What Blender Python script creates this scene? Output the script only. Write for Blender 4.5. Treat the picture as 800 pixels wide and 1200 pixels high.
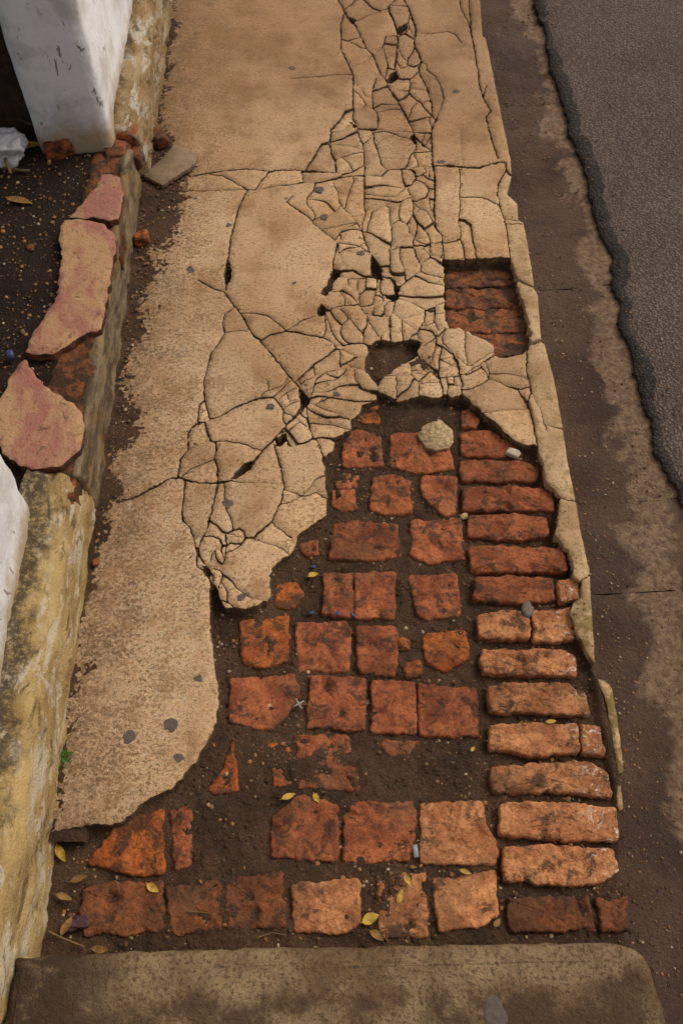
import bpy, bmesh, math, random
import numpy as np
from mathutils import Vector, noise as mnoise
from mathutils.geometry import delaunay_2d_cdt

for o in list(bpy.data.objects):
    bpy.data.objects.remove(o)
S = bpy.context.scene
C = S.collection
R = math.radians

# ------------------------------------------------------------------ camera
CAM_H, FOC, PITCH, YAW = 1.8, 1057.0, R(58.4), R(1.3)
cd = bpy.data.cameras.new('camera')
cd.sensor_fit = 'VERTICAL'; cd.sensor_height = 36.0; cd.sensor_width = 24.0
cd.lens = FOC / 1200 * 36.0
cd.clip_start = 0.05; cd.clip_end = 400
cam = bpy.data.objects.new('camera', cd); C.objects.link(cam)
cam.location = (0, 0, CAM_H); cam.rotation_euler = (math.pi / 2 - PITCH, 0, -YAW)
S.camera = cam

# ------------------------------------------------------------------ sky, sun, exposure (thin overcast)
SUN_EL, SUN_AZ = R(50), R(62)          # azimuth clockwise from +Y: over the street, to the right and ahead
w = bpy.data.worlds.new('World'); S.world = w; w.use_nodes = True
wn = w.node_tree
sky = wn.nodes.new('ShaderNodeTexSky'); sky.sky_type = 'NISHITA'; sky.sun_disc = False
sky.sun_elevation = SUN_EL; sky.sun_rotation = SUN_AZ
sky.dust_density = 4.0; sky.air_density = 1.0; sky.ozone_density = 1.0
hs = wn.nodes.new('ShaderNodeHueSaturation'); hs.inputs['Saturation'].default_value = 0.2
bg = wn.nodes['Background']; bg.inputs['Strength'].default_value = 0.085
wn.links.new(sky.outputs[0], hs.inputs['Color']); wn.links.new(hs.outputs[0], bg.inputs[0])
sl = bpy.data.lights.new('sun', 'SUN'); sl.energy = 1.45; sl.angle = R(34); sl.color = (1.0, 0.89, 0.73)
sun = bpy.data.objects.new('sun', sl); C.objects.link(sun)
sdir = Vector((math.sin(SUN_AZ) * math.cos(SUN_EL), math.cos(SUN_AZ) * math.cos(SUN_EL), math.sin(SUN_EL)))
sun.rotation_euler = sdir.to_track_quat('Z', 'Y').to_euler()
S.render.engine = 'CYCLES'
vs = S.view_settings
vs.view_transform = 'Standard'; vs.look = 'None'; vs.gamma = 1.0; vs.use_curve_mapping = False
vs.exposure = 0.3

# ------------------------------------------------------------------ photo pixel -> point on a level plane of the place
_f = (math.sin(YAW) * math.cos(PITCH), math.cos(YAW) * math.cos(PITCH), -math.sin(PITCH))
_r = (math.cos(YAW), -math.sin(YAW), 0)
_u = (math.sin(YAW) * math.sin(PITCH), math.cos(YAW) * math.sin(PITCH), math.cos(PITCH))
def P(x, y, z=0.0):
    d = [_f[i] * FOC + _r[i] * (x - 400) - _u[i] * (y - 600) for i in range(3)]
    t = (z - CAM_H) / d[2]
    return (d[0] * t, d[1] * t)
def PL(pts, z=0.0):
    return [P(a, b, z) for a, b in pts]

# ------------------------------------------------------------------ value noise (vectorised)
def vn(x, y, scale, seed=0):
    rs = np.random.RandomState(seed); T = rs.rand(256, 256)
    X = np.asarray(x, float) * scale + 1000; Y = np.asarray(y, float) * scale + 1000
    xi = np.floor(X).astype(int); yi = np.floor(Y).astype(int)
    fx = X - xi; fy = Y - yi
    fx = fx * fx * (3 - 2 * fx); fy = fy * fy * (3 - 2 * fy)
    a = T[xi % 256, yi % 256]; b = T[(xi + 1) % 256, yi % 256]
    c = T[xi % 256, (yi + 1) % 256]; d = T[(xi + 1) % 256, (yi + 1) % 256]
    return (a * (1 - fx) + b * fx) * (1 - fy) + (c * (1 - fx) + d * fx) * fy - 0.5
def fbm(x, y, scale, octs=4, seed=0, gain=0.5):
    s = 0; a = 1
    for k in range(octs):
        s = s + a * vn(x, y, scale * 2 ** k, seed + k); a *= gain
    return s
def n3(v, s, seed=0.0):
    return mnoise.noise(Vector((v[0] * s + seed, v[1] * s + seed * 1.7, v[2] * s - seed)))

# ------------------------------------------------------------------ materials
class NT:
    def __init__(self, name, rough=0.9, spec=0.25):
        self.m = bpy.data.materials.new(name); self.m.use_nodes = True
        self.t = self.m.node_tree; self.b = self.t.nodes['Principled BSDF']
        self.b.inputs['Roughness'].default_value = rough
        self.b.inputs['Specular IOR Level'].default_value = spec
        g = self.t.nodes.new('ShaderNodeNewGeometry'); self.pos = g.outputs['Position']
    def put(self, sock, v):
        if isinstance(v, bpy.types.NodeSocket): self.t.links.new(v, sock)
        elif isinstance(v, tuple) and len(v) == 3 and sock.type == 'RGBA': sock.default_value = (*v, 1)
        else: sock.default_value = v
    def noise(self, scale, detail=4, rough=0.55, dist=0.0, vec=None):
        n = self.t.nodes.new('ShaderNodeTexNoise'); self.t.links.new(vec or self.pos, n.inputs['Vector'])
        n.inputs['Scale'].default_value = scale; n.inputs['Detail'].default_value = detail
        n.inputs['Roughness'].default_value = rough; n.inputs['Distortion'].default_value = dist
        return n.outputs['Fac']
    def voro(self, scale, feat='F1', vec=None, rnd=1.0):
        n = self.t.nodes.new('ShaderNodeTexVoronoi'); n.feature = feat
        self.t.links.new(vec or self.pos, n.inputs['Vector']); n.inputs['Scale'].default_value = scale
        n.inputs['Randomness'].default_value = rnd
        return n.outputs['Distance']
    def step(self, v, a, b, lo=0.0, hi=1.0):
        n = self.t.nodes.new('ShaderNodeMapRange'); n.interpolation_type = 'SMOOTHSTEP'
        self.put(n.inputs['Value'], v)
        for k, x in zip(('From Min', 'From Max', 'To Min', 'To Max'), (a, b, lo, hi)): n.inputs[k].default_value = x
        return n.outputs['Result']
    def math(self, op, a, b=0.0, c=0.0):
        n = self.t.nodes.new('ShaderNodeMath'); n.operation = op
        for s, v in zip(n.inputs, (a, b, c)): self.put(s, v)
        return n.outputs[0]
    def mix(self, f, a, b, mode='MIX'):
        n = self.t.nodes.new('ShaderNodeMix'); n.data_type = 'RGBA'; n.blend_type = mode
        self.put(n.inputs['Factor'], f); self.put(n.inputs['A'], a); self.put(n.inputs['B'], b)
        return n.outputs['Result']
    def xyz(self):
        n = self.t.nodes.new('ShaderNodeSeparateXYZ'); self.t.links.new(self.pos, n.inputs[0]); return n.outputs
    def rnd(self):
        return self.t.nodes.new('ShaderNodeObjectInfo').outputs['Random']
    def bump(self, h, strength=0.5, dist=0.004):
        n = self.t.nodes.new('ShaderNodeBump'); n.inputs['Strength'].default_value = strength
        n.inputs['Distance'].default_value = dist; self.put(n.inputs['Height'], h)
        self.t.links.new(n.outputs[0], self.b.inputs['Normal'])
    def color(self, c): self.put(self.b.inputs['Base Color'], c)
    def rough(self, r): self.put(self.b.inputs['Roughness'], r)

M = {}
def m_concrete():
    k = NT('concrete', 0.92, 0.2); X, Y, Z = k.xyz(); rnd = k.rnd()
    big = k.noise(2.2, 4, 0.6); mid = k.noise(9, 5, 0.65); fine = k.noise(135, 3, 0.7); tiny = k.noise(380, 2, 0.6)
    col = k.mix(k.step(big, 0.38, 0.64), (0.65, 0.43, 0.245), (0.49, 0.28, 0.137))
    col = k.mix(k.step(mid, 0.50, 0.68, 0, 0.65), col, (0.31, 0.148, 0.06))
    # older smooth screed beyond the cross crack, browner
    old = k.step(k.math('ADD', Y, k.math('MULTIPLY', mid, 0.5)), 2.35, 3.1)
    col = k.mix(k.math('MULTIPLY', old, 0.75), col, k.mix(k.step(k.noise(4.5, 5, 0.65), 0.4, 0.6), (0.36, 0.205, 0.108), (0.21, 0.11, 0.054)))
    # pale lichen bloom toward the house side
    wv = k.math('ADD', X, k.math('MULTIPLY', k.noise(6, 4, 0.6), 0.55))
    bloom = k.math('MULTIPLY', k.step(wv, 0.10, -0.08), k.step(Y, 2.45, 2.1))
    bloom = k.math('MULTIPLY', bloom, k.math('MULTIPLY', k.step(k.noise(75, 5, 0.75), 0.45, 0.57), k.step(k.noise(3.5, 3, 0.6), 0.36, 0.60, 0.2, 1.0)))
    col = k.mix(k.math('MULTIPLY', bloom, 0.72), col, (0.58, 0.45, 0.31))
    grime = k.math('MULTIPLY', k.step(wv, 0.20, -0.20), k.step(k.math('ADD', k.noise(120, 5, 0.78), k.math('MULTIPLY', k.noise(12, 4, 0.6), 0.35)), 0.67, 0.76))
    col = k.mix(k.math('MULTIPLY', grime, 0.92), col, (0.10, 0.055, 0.028))
    near_wall_dirt = k.math('MULTIPLY', k.step(k.math('ADD', X, k.math('MULTIPLY', k.noise(9, 4, 0.6), 0.3)), -0.22, -0.36), k.step(k.noise(45, 6, 0.8), 0.34, 0.64))
    col = k.mix(k.math('MULTIPLY', near_wall_dirt, 0.85), col, (0.11, 0.06, 0.031))
    rust = k.math('MULTIPLY', k.step(wv, 0.16, 0.0), k.step(k.noise(15, 5, 0.7), 0.52, 0.64, 0, 0.55))
    col = k.mix(rust, col, (0.27, 0.14, 0.055))
    # dark sand grains in the surface, denser on some plates
    dens = k.math('ADD', k.step(k.noise(5, 3, 0.6), 0.35, 0.7, 0.035, -0.03), k.math('MULTIPLY', rnd, 0.035))
    sp = k.step(k.math('ADD', fine, dens), 0.585, 0.66)
    col = k.mix(k.math('MULTIPLY', sp, 0.7), col, (0.13, 0.066, 0.03))
    col = k.mix(k.step(tiny, 0.36, 0.62, 0.0, 0.5), col, (0.23, 0.135, 0.068))
    col = k.mix(k.step(k.noise(300, 2, 0.6), 0.58, 0.7, 0, 0.4), col, (0.62, 0.48, 0.32))
    pits = k.step(k.voro(190), 0.12, 0.2)
    pm = k.math('MULTIPLY', k.math('SUBTRACT', 1.0, pits), k.step(k.noise(28, 2), 0.40, 0.52))
    col = k.mix(k.math('MULTIPLY', pm, 0.9), col, (0.05, 0.027, 0.015))
    hsv = k.t.nodes.new('ShaderNodeHueSaturation')
    k.put(hsv.inputs['Value'], k.math('ADD', 0.84, k.math('MULTIPLY', rnd, 0.28)))
    k.put(hsv.inputs['Color'], col)
    k.color(hsv.outputs[0])
    h = k.math('ADD', k.math('MULTIPLY', fine, 0.6), k.math('MULTIPLY', tiny, 0.4))
    h = k.math('ADD', h, k.math('MULTIPLY', k.noise(30, 4), 1.0))
    h = k.math('SUBTRACT', h, k.math('MULTIPLY', pm, 0.8))
    k.bump(h, 0.7, 0.005); return k.m
M['concrete'] = m_concrete()
def m_broken():
    k = NT('broken concrete edge', 0.95, 0.15)
    n = k.noise(60, 5, 0.7)
    col = k.mix(k.step(n, 0.35, 0.65), (0.085, 0.048, 0.025), (0.22, 0.135, 0.07))
    col = k.mix(k.step(k.noise(14, 3), 0.58, 0.7, 0, 0.5), col, (0.09, 0.085, 0.025))
    k.color(col); k.bump(k.noise(140, 4, 0.7), 0.8, 0.006); return k.m
M['broken'] = m_broken()
def m_kerb():
    k = NT('kerb render', 0.93, 0.2)
    a = k.noise(7, 5, 0.65); f = k.noise(160, 3, 0.7)
    col = k.mix(k.step(a, 0.35, 0.65), (0.52, 0.35, 0.195), (0.33, 0.20, 0.10))
    col = k.mix(k.step(k.noise(20, 4, 0.7), 0.55, 0.68, 0, 0.6), col, (0.17, 0.125, 0.035))
    col = k.mix(k.step(f, 0.56, 0.68, 0, 0.7), col, (0.12, 0.07, 0.035))
    X, Y, Z = k.xyz()
    col = k.mix(k.math('MULTIPLY', k.step(Y, 1.0, 0.75), k.step(k.noise(35, 4), 0.4, 0.55, 0, 0.85)), col, (0.15, 0.10, 0.028))
    k.color(col); k.bump(k.math('ADD', f, k.noise(40, 4)), 0.6, 0.005); return k.m
M['kerb'] = m_kerb()
def m_soil(name, a, b, speck=(0.30, 0.17, 0.07), amt=0.5, wet=0.9):
    k = NT(name, wet, 0.25)
    col = k.mix(k.step(k.noise(8, 5, 0.65), 0.35, 0.66), a, b)
    col = k.mix(k.step(k.noise(260, 2, 0.6), 0.36, 0.64, 0, 0.6), col, tuple(c * 0.35 for c in a))
    v = k.voro(330)
    sp = k.math('MULTIPLY', k.step(v, 0.22, 0.12), k.step(k.noise(45, 3, 0.7), 0.47, 0.62))
    col = k.mix(k.math('MULTIPLY', sp, amt), col, speck)
    k.color(col)
    k.bump(k.math('ADD', k.noise(200, 4, 0.7), k.math('MULTIPLY', k.noise(50, 5, 0.7), 1.3)), 1.0, 0.011); return k.m
M['soil'] = m_soil('damp soil', (0.155, 0.082, 0.044), (0.068, 0.036, 0.020), amt=0.9)
M['yard'] = m_soil('dark yard soil', (0.05, 0.026, 0.015), (0.024, 0.013, 0.008), amt=0.35)
def m_brick(name, hi, lo, dirt=0.5, lime=0.0):
    k = NT(name, 0.9, 0.22)
    oi = k.t.nodes.new('ShaderNodeObjectInfo')
    off = k.t.nodes.new('ShaderNodeVectorMath'); off.operation = 'MULTIPLY_ADD'
    k.put(off.inputs[0], oi.outputs['Random']); off.inputs[1].default_value = (7, 3, 5); k.t.links.new(k.pos, off.inputs[2])
    p = off.outputs[0]
    big = k.noise(17, 5, 0.7, vec=p); f = k.noise(120, 4, 0.75, vec=p)
    col = k.mix(k.step(big, 0.38, 0.60), hi, lo)
    col = k.mix(k.step(f, 0.48, 0.64, 0, 0.5), col, tuple(c * 0.35 for c in lo))
    col = k.mix(k.step(k.noise(280, 2, 0.6, vec=p), 0.56, 0.70, 0, 0.3), col, tuple(min(1, c * 1.35 + 0.03) for c in hi))
    col = k.mix(k.step(k.noise(9, 5, 0.7, vec=p), 0.50, 0.64, 0, 0.55), col, (0.13, 0.066, 0.034))
    ckb = k.math('ABSOLUTE', k.math('SUBTRACT', k.noise(8, 3, 0.6, 0.5, vec=p), 0.5))
    col = k.mix(k.math('MULTIPLY', k.step(ckb, 0.006, 0.001, 0, 0.8), k.step(k.noise(13, 2, 0.5, vec=p), 0.52, 0.60)), col, (0.035, 0.018, 0.01))
    dm = k.math('ADD', k.math('MULTIPLY', k.noise(30, 6, 0.78, 0.8, vec=p), 0.6), k.math('MULTIPLY', k.noise(11, 4, 0.7, 0.5, vec=p), 0.4))
    col = k.mix(k.step(dm, 0.635 - 0.19 * dirt, 0.72 - 0.18 * dirt, 0, 0.85), col, (0.05, 0.028, 0.017))
    pt = k.step(k.voro(150, vec=p), 0.2, 0.11)
    col = k.mix(k.math('MULTIPLY', pt, k.step(f, 0.46, 0.54, 0, 0.75)), col, (0.045, 0.02, 0.011))
    if lime:
        X, Y, Z = k.xyz()
        lm = k.math('MULTIPLY', k.step(X, 0.46, 0.53), k.step(k.noise(55, 5, 0.75, 1.0, vec=p), 0.55, 0.62))
        col = k.mix(k.math('MULTIPLY', lm, lime), col, (0.62, 0.54, 0.44))
    hsv = k.t.nodes.new('ShaderNodeHueSaturation'); k.put(hsv.inputs['Color'], col)
    k.put(hsv.inputs['Value'], k.math('ADD', 0.86, k.math('MULTIPLY', oi.outputs['Random'], 0.34)))
    k.color(hsv.outputs[0])
    h = k.math('ADD', k.math('MULTIPLY', f, 0.4), k.math('MULTIPLY', k.noise(30, 5, 0.65, vec=p), 2.0))
    h = k.math('SUBTRACT', h, k.math('MULTIPLY', pt, 0.6))
    k.bump(h, 0.8, 0.006); return k.m
M['red'] = m_brick('red clay brick', (0.37, 0.112, 0.043), (0.20, 0.055, 0.023), 0.72)
M['orange'] = m_brick('orange clay brick', (0.44, 0.125, 0.028), (0.27, 0.065, 0.018), 0.85)
M['tan'] = m_brick('pale worn brick', (0.50, 0.215, 0.088), (0.31, 0.112, 0.044), 0.72, 0.9)
M['dark'] = m_brick('mossy dark brick', (0.22, 0.072, 0.026), (0.11, 0.04, 0.018), 0.7)
M['wet'] = m_brick('wet broken brick', (0.36, 0.11, 0.028), (0.17, 0.05, 0.017), 0.95)
M['wet'].node_tree.nodes['Principled BSDF'].inputs['Roughness'].default_value = 0.6
def m_white():
    k = NT('white limewash', 0.85, 0.25); X, Y, Z = k.xyz()
    col = k.mix(k.step(k.noise(3, 4), 0.4, 0.7), (0.80, 0.79, 0.80), (0.68, 0.67, 0.69))
    st = k.t.nodes.new('ShaderNodeMapping'); st.inputs['Scale'].default_value = (1, 1, 0.35); k.t.links.new(k.pos, st.inputs[0])
    fl = k.step(k.noise(38, 5, 0.7, 0.5, vec=st.outputs[0]), 0.615, 0.655)
    col = k.mix(k.math('MULTIPLY', fl, 0.85), col, (0.17, 0.095, 0.06))
    grey = k.math('MULTIPLY', k.step(k.noise(7, 5, 0.65), 0.42, 0.66), 0.6)
    col = k.mix(grey, col, (0.42, 0.37, 0.32))
    low = k.math('ADD', Z, k.math('MULTIPLY', k.noise(18, 5, 0.7), 0.16))
    col = k.mix(k.step(low, 0.335, 0.25, 0, 0.8), col, (0.36, 0.23, 0.09))
    k.color(col); k.bump(k.math('ADD', k.noise(70, 4, 0.6), k.math('MULTIPLY', fl, -0.8)), 0.5, 0.005); return k.m
M['white'] = m_white()
def m_plinth(name, c1, c2, pale, off=0.0):
    k = NT(name, 0.9, 0.22); X, Y, Z = k.xyz()
    st = k.t.nodes.new('ShaderNodeMapping'); st.inputs['Scale'].default_value = (1, 0.35, 1); k.t.links.new(k.pos, st.inputs[0])
    s = st.outputs[0]
    col = k.mix(k.step(k.noise(16, 5, 0.65, vec=s), 0.35, 0.65), c1, c2)
    col = k.mix(k.step(k.noise(22, 5, 0.7, 0.8, vec=s), 0.5 - off, 0.6 - off, 0, 0.85), col, pale)
    col = k.mix(k.step(k.noise(26, 6, 0.75, 0.6, vec=s), 0.53, 0.63, 0, 0.8), col, (0.085, 0.058, 0.03))
    ln = k.math('ABSOLUTE', k.math('SUBTRACT', k.noise(3.5, 4, 0.6, 0.4, vec=s), 0.5))
    col = k.mix(k.step(ln, 0.003, 0.0005, 0, 0.5), col, (0.03, 0.02, 0.012))
    # mould creeping from the wall foot
    mo = k.math('ADD', X, k.math('MULTIPLY', k.noise(14, 5, 0.7), 0.14))
    col = k.mix(k.math('MULTIPLY', k.step(mo, -0.505, -0.545), k.step(k.noise(70, 5, 0.75), 0.36, 0.54, 0.25, 0.95)), col, (0.075, 0.055, 0.032))
    k.color(col); k.bump(k.math('ADD', k.noise(60, 5, 0.7), k.noise(190, 3, 0.7)), 0.8, 0.007); return k.m
M['plinth'] = m_plinth('ochre plinth plaster', (0.48, 0.335, 0.14), (0.33, 0.21, 0.082), (0.54, 0.45, 0.33), 0.0)
M['plinthfar'] = m_plinth('grimy pale plinth plaster', (0.37, 0.27, 0.15), (0.25, 0.145, 0.055), (0.50, 0.45, 0.37), 0.0)
def m_cap():
    k = NT('pink cement cap', 0.85, 0.25)
    st = k.t.nodes.new('ShaderNodeMapping'); st.inputs['Rotation'].default_value = (0, 0, 0.6); st.inputs['Scale'].default_value = (1, 0.5, 1); k.t.links.new(k.pos, st.inputs[0])
    col = k.mix(k.step(k.noise(9, 5, 0.6, 0.7, vec=st.outputs[0]), 0.44, 0.58), (0.33, 0.135, 0.095), (0.42, 0.24, 0.12))
    col = k.mix(k.step(k.noise(28, 5, 0.7), 0.52, 0.7, 0, 0.6), col, (0.30, 0.085, 0.07))
    col = k.mix(k.step(k.noise(120, 4, 0.75), 0.55, 0.66, 0, 0.5), col, (0.15, 0.075, 0.045))
    col = k.mix(k.step(k.noise(35, 6, 0.75, 0.5), 0.56, 0.66, 0, 0.8), col, (0.10, 0.052, 0.032))
    col = k.mix(k.step(k.noise(220, 2), 0.60, 0.70, 0, 0.25), col, (0.46, 0.33, 0.22))
    k.color(col); k.bump(k.math('ADD', k.noise(40, 6, 0.7), k.math('MULTIPLY', k.noise(160, 3), 0.4)), 0.7, 0.007); return k.m
M['cap'] = m_cap()
def m_face():
    k = NT('weathered low wall render', 0.85, 0.25)
    st = k.t.nodes.new('ShaderNodeMapping'); st.inputs['Scale'].default_value = (1, 0.25, 1); k.t.links.new(k.pos, st.inputs[0])
    col = k.mix(k.step(k.noise(30, 6, 0.7, 0.5, vec=st.outputs[0]), 0.40, 0.62), (0.075, 0.05, 0.028), (0.23, 0.165, 0.10))
    col = k.mix(k.step(k.noise(10, 5, 0.7), 0.5, 0.65, 0, 0.7), col, (0.24, 0.14, 0.04))
    k.color(col); k.bump(k.noise(80, 5, 0.7), 0.8, 0.006); return k.m
M['face'] = m_face()
def m_rubble():
    k = NT('earthy rubble', 0.93, 0.2)
    col = k.mix(k.step(k.noise(24, 5, 0.7), 0.46, 0.6), (0.07, 0.036, 0.02), (0.22, 0.075, 0.03))
    k.color(col); k.bump(k.noise(70, 5, 0.75), 1.0, 0.01); return k.m
M['rubble'] = m_rubble()
def m_gutter():
    k = NT('stained gutter concrete', 0.8, 0.3); X, Y, Z = k.xyz()
    base = k.mix(k.step(k.noise(5, 5, 0.6), 0.36, 0.66), (0.112, 0.060, 0.038), (0.060, 0.032, 0.021))
    wob = k.math('ADD', X, k.math('MULTIPLY', k.math('SUBTRACT', k.noise(4.5, 5, 0.65, 0.6), 0.5), 0.34))
    wob = k.math('ADD', wob, k.math('MULTIPLY', k.step(Y, 1.5, 0.7), 0.06))
    band = k.math('MULTIPLY', k.math('MULTIPLY', k.step(wob, 0.755, 0.79), k.step(wob, 0.90, 0.86)), k.step(k.noise(40, 6, 0.75), 0.34, 0.5, 0.35, 1.0))
    pale = k.mix(k.step(k.noise(60, 4, 0.7), 0.35, 0.65), (0.34, 0.215, 0.125), (0.17, 0.10, 0.058))
    col = k.mix(k.math('MULTIPLY', band, 0.85), base, pale)
    outer = k.math('MULTIPLY', k.step(wob, 0.86, 0.90), k.step(k.noise(30, 5, 0.75), 0.52, 0.6, 0, 0.75))
    col = k.mix(outer, col, (0.20, 0.115, 0.05))
    col = k.mix(k.step(k.noise(300, 2), 0.62, 0.72, 0, 0.4), col, (0.26, 0.19, 0.13))
    k.color(col); k.rough(k.step(k.noise(6, 3), 0.3, 0.7, 0.6, 0.9))
    k.bump(k.math('ADD', k.noise(120, 5, 0.75), k.math('MULTIPLY', k.noise(22, 5, 0.7), 1.4)), 1.0, 0.009); return k.m
M['gutter'] = m_gutter()
def m_asphalt(name, a, b):
    k = NT(name, 0.9, 0.12)
    col = k.mix(k.step(k.noise(3, 5, 0.6), 0.36, 0.66), a, b)
    v = k.voro(130)
    vc = k.t.nodes.new('ShaderNodeTexVoronoi'); k.t.links.new(k.pos, vc.inputs['Vector']); vc.inputs['Scale'].default_value = 130
    g = k.t.nodes.new('ShaderNodeRGBToBW'); k.t.links.new(vc.outputs['Color'], g.inputs[0])
    col = k.mix(k.step(g.outputs[0], 0.3, 0.8, 0, 0.45), col, tuple(c * 1.9 for c in a))
    col = k.mix(k.step(v, 0.3, 0.6, 0, 0.65), col, tuple(c * 0.4 for c in a))
    col = k.mix(k.step(k.noise(9, 6, 0.75, 0.6), 0.60, 0.68, 0, 0.65), col, tuple(c * 0.4 for c in a))
    col = k.mix(k.step(k.noise(300, 2, 0.6), 0.62, 0.70, 0, 0.4), col, (0.28, 0.23, 0.19))
    k.color(col); k.bump(k.math('SUBTRACT', k.noise(90, 5, 0.7), v), 0.9, 0.008); return k.m
M['asphalt'] = m_asphalt('worn asphalt', (0.145, 0.104, 0.084), (0.098, 0.070, 0.057))
M['tar'] = m_asphalt('bitumen edge', (0.046, 0.038, 0.034), (0.028, 0.024, 0.022))
def m_step():
    k = NT('step concrete', 0.9, 0.22); X, Y, Z = k.xyz()
    col = k.mix(k.step(k.noise(6, 5, 0.65), 0.38, 0.64), (0.33, 0.225, 0.12), (0.17, 0.10, 0.05))
    d = k.step(k.math('ADD', Y, k.math('MULTIPLY', k.noise(9, 5, 0.65, 0.6), 0.16)), 0.205, 0.165)
    col = k.mix(k.math('MULTIPLY', d, k.step(k.noise(11, 5, 0.7), 0.38, 0.56, 0.15, 0.92)), col, (0.085, 0.046, 0.024))
    col = k.mix(k.step(k.noise(130, 5, 0.8), 0.50, 0.60, 0, 0.8), col, (0.075, 0.045, 0.025))
    col = k.mix(k.math('MULTIPLY', k.step(X, -0.30, -0.48), k.step(k.noise(16, 5, 0.7), 0.30, 0.52)), col, (0.06, 0.036, 0.02))
    k.color(col); k.bump(k.math('ADD', k.noise(130, 4, 0.7), k.math('MULTIPLY', k.noise(30, 5, 0.7), 1.4)), 1.0, 0.009); return k.m
M['step'] = m_step()
def plain(name, c, rough=0.7, var=0.25, spec=0.3, bump=0.3, sc=60):
    k = NT(name, rough, spec)
    k.color(k.mix(k.step(k.noise(sc, 4, 0.65), 0.35, 0.65), c, tuple(x * (1 - var) for x in c)))
    k.bump(k.noise(sc * 3, 3, 0.6), bump, 0.003); return k.m
M['gum'] = plain('old gum', (0.12, 0.09, 0.075), 0.9, 0.35, sc=90)
M['leaf'] = plain('dry yellow leaf', (0.50, 0.30, 0.045), 0.6, 0.5, sc=70)
M['leafb'] = plain('dry brown leaf', (0.27, 0.14, 0.035), 0.65, 0.5, sc=70)
M['green'] = plain('fresh green leaf', (0.07, 0.15, 0.025), 0.5, 0.3)
M['twig'] = plain('dry twig', (0.20, 0.125, 0.055), 0.85, 0.4)
M['wood'] = plain('old dark timber', (0.055, 0.028, 0.015), 0.8, 0.6, sc=25, bump=0.8)
M['bluep'] = plain('blue plastic', (0.05, 0.055, 0.13), 0.45, 0.2)
M['greyp'] = plain('grey plastic', (0.34, 0.33, 0.34), 0.5, 0.2)
M['paper'] = plain('crumpled paper', (0.62, 0.60, 0.60), 0.8, 0.25)
M['mauve'] = plain('dull purple foil', (0.085, 0.04, 0.05), 0.35, 0.4)
M['disc'] = plain('tarnished metal', (0.13, 0.10, 0.085), 0.55, 0.3)
M['stonep'] = plain('pale stone', (0.50, 0.42, 0.30), 0.85, 0.3)
M['stoney'] = plain('yellow cement crumb', (0.52, 0.36, 0.19), 0.9, 0.6, sc=110, bump=0.8)
M['slabf'] = plain('grey brown tile shard', (0.23, 0.155, 0.09), 0.85, 0.25, sc=40)
def m_gravel():
    k = NT('mixed grit', 0.75, 0.3)
    n = k.t.nodes.new('ShaderNodeTexWhiteNoise')
    g = [x for x in k.t.nodes if x.type == 'NEW_GEOMETRY'][0]
    n.noise_dimensions = '1D'; k.t.links.new(g.outputs['Random Per Island'], n.inputs['W'])
    r = k.t.nodes.new('ShaderNodeValToRGB'); k.t.links.new(n.outputs['Value'], r.inputs[0])
    e = r.color_ramp.elements; e[0].color = (0.05, 0.028, 0.016, 1); e[1].color = (0.42, 0.31, 0.19, 1); e[1].position = 1
    for p, c in ((0.35, (0.11, 0.06, 0.03)), (0.6, (0.20, 0.105, 0.04)), (0.82, (0.30, 0.13, 0.04)), (0.92, (0.33, 0.25, 0.16))):
        q = e.new(p); q.color = (*c, 1)
    k.color(r.outputs[0]); return k.m
M['gravel'] = m_gravel()

# ------------------------------------------------------------------ object helpers
def mesh_obj(name, verts, faces, mats, parent=None, midx=None, smooth=False):
    me = bpy.data.meshes.new(name); me.from_pydata([tuple(v) for v in verts], [], [tuple(f) for f in faces])
    for m in (mats if isinstance(mats, (list, tuple)) else [mats]): me.materials.append(m)
    if midx is not None: me.polygons.foreach_set('material_index', midx)
    if smooth: me.polygons.foreach_set('use_smooth', [True] * len(me.polygons))
    me.update()
    o = bpy.data.objects.new(name, me); C.objects.link(o)
    if parent: o.parent = parent
    return o
def fix_normals(o):
    bm = bmesh.new(); bm.from_mesh(o.data); bmesh.ops.recalc_face_normals(bm, faces=bm.faces); bm.to_mesh(o.data); bm.free()
def tag(o, label=None, cat=None, group=None, kind=None):
    for k, v in (('label', label), ('category', cat), ('group', group), ('kind', kind)):
        if v: o[k] = v
    return o
def empty(name, loc=(0, 0, 0)):
    o = bpy.data.objects.new(name, None); C.objects.link(o); o.location = loc; return o
def child_local(o, root):      # geometry was written in world space: keep it there under a moved parent
    o.parent = root
    o.data.transform(__import__('mathutils').Matrix.Translation(-Vector(root.location)))

def grid_mesh(name, X, Y, Z, mat, parent=None, smooth=True):
    ny, nx = X.shape
    V = np.stack([X, Y, Z], -1).reshape(-1, 3)
    i = np.arange(ny - 1)[:, None] * nx + np.arange(nx - 1)[None, :]
    Fc = np.stack([i, i + 1, i + nx + 1, i + nx], -1).reshape(-1, 4)
    return mesh_obj(name, V.tolist(), Fc.tolist(), mat, parent, smooth=smooth)

# ================================================================== GROUND, ROAD, GUTTER
KX = 0.574                                            # kerb line
tag(mesh_obj('ground', [(-60, -60, -0.30), (60, -60, -0.30), (60, 60, -0.30), (-60, 60, -0.30)], [(0, 1, 2, 3)], M['yard']), kind='structure')

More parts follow.
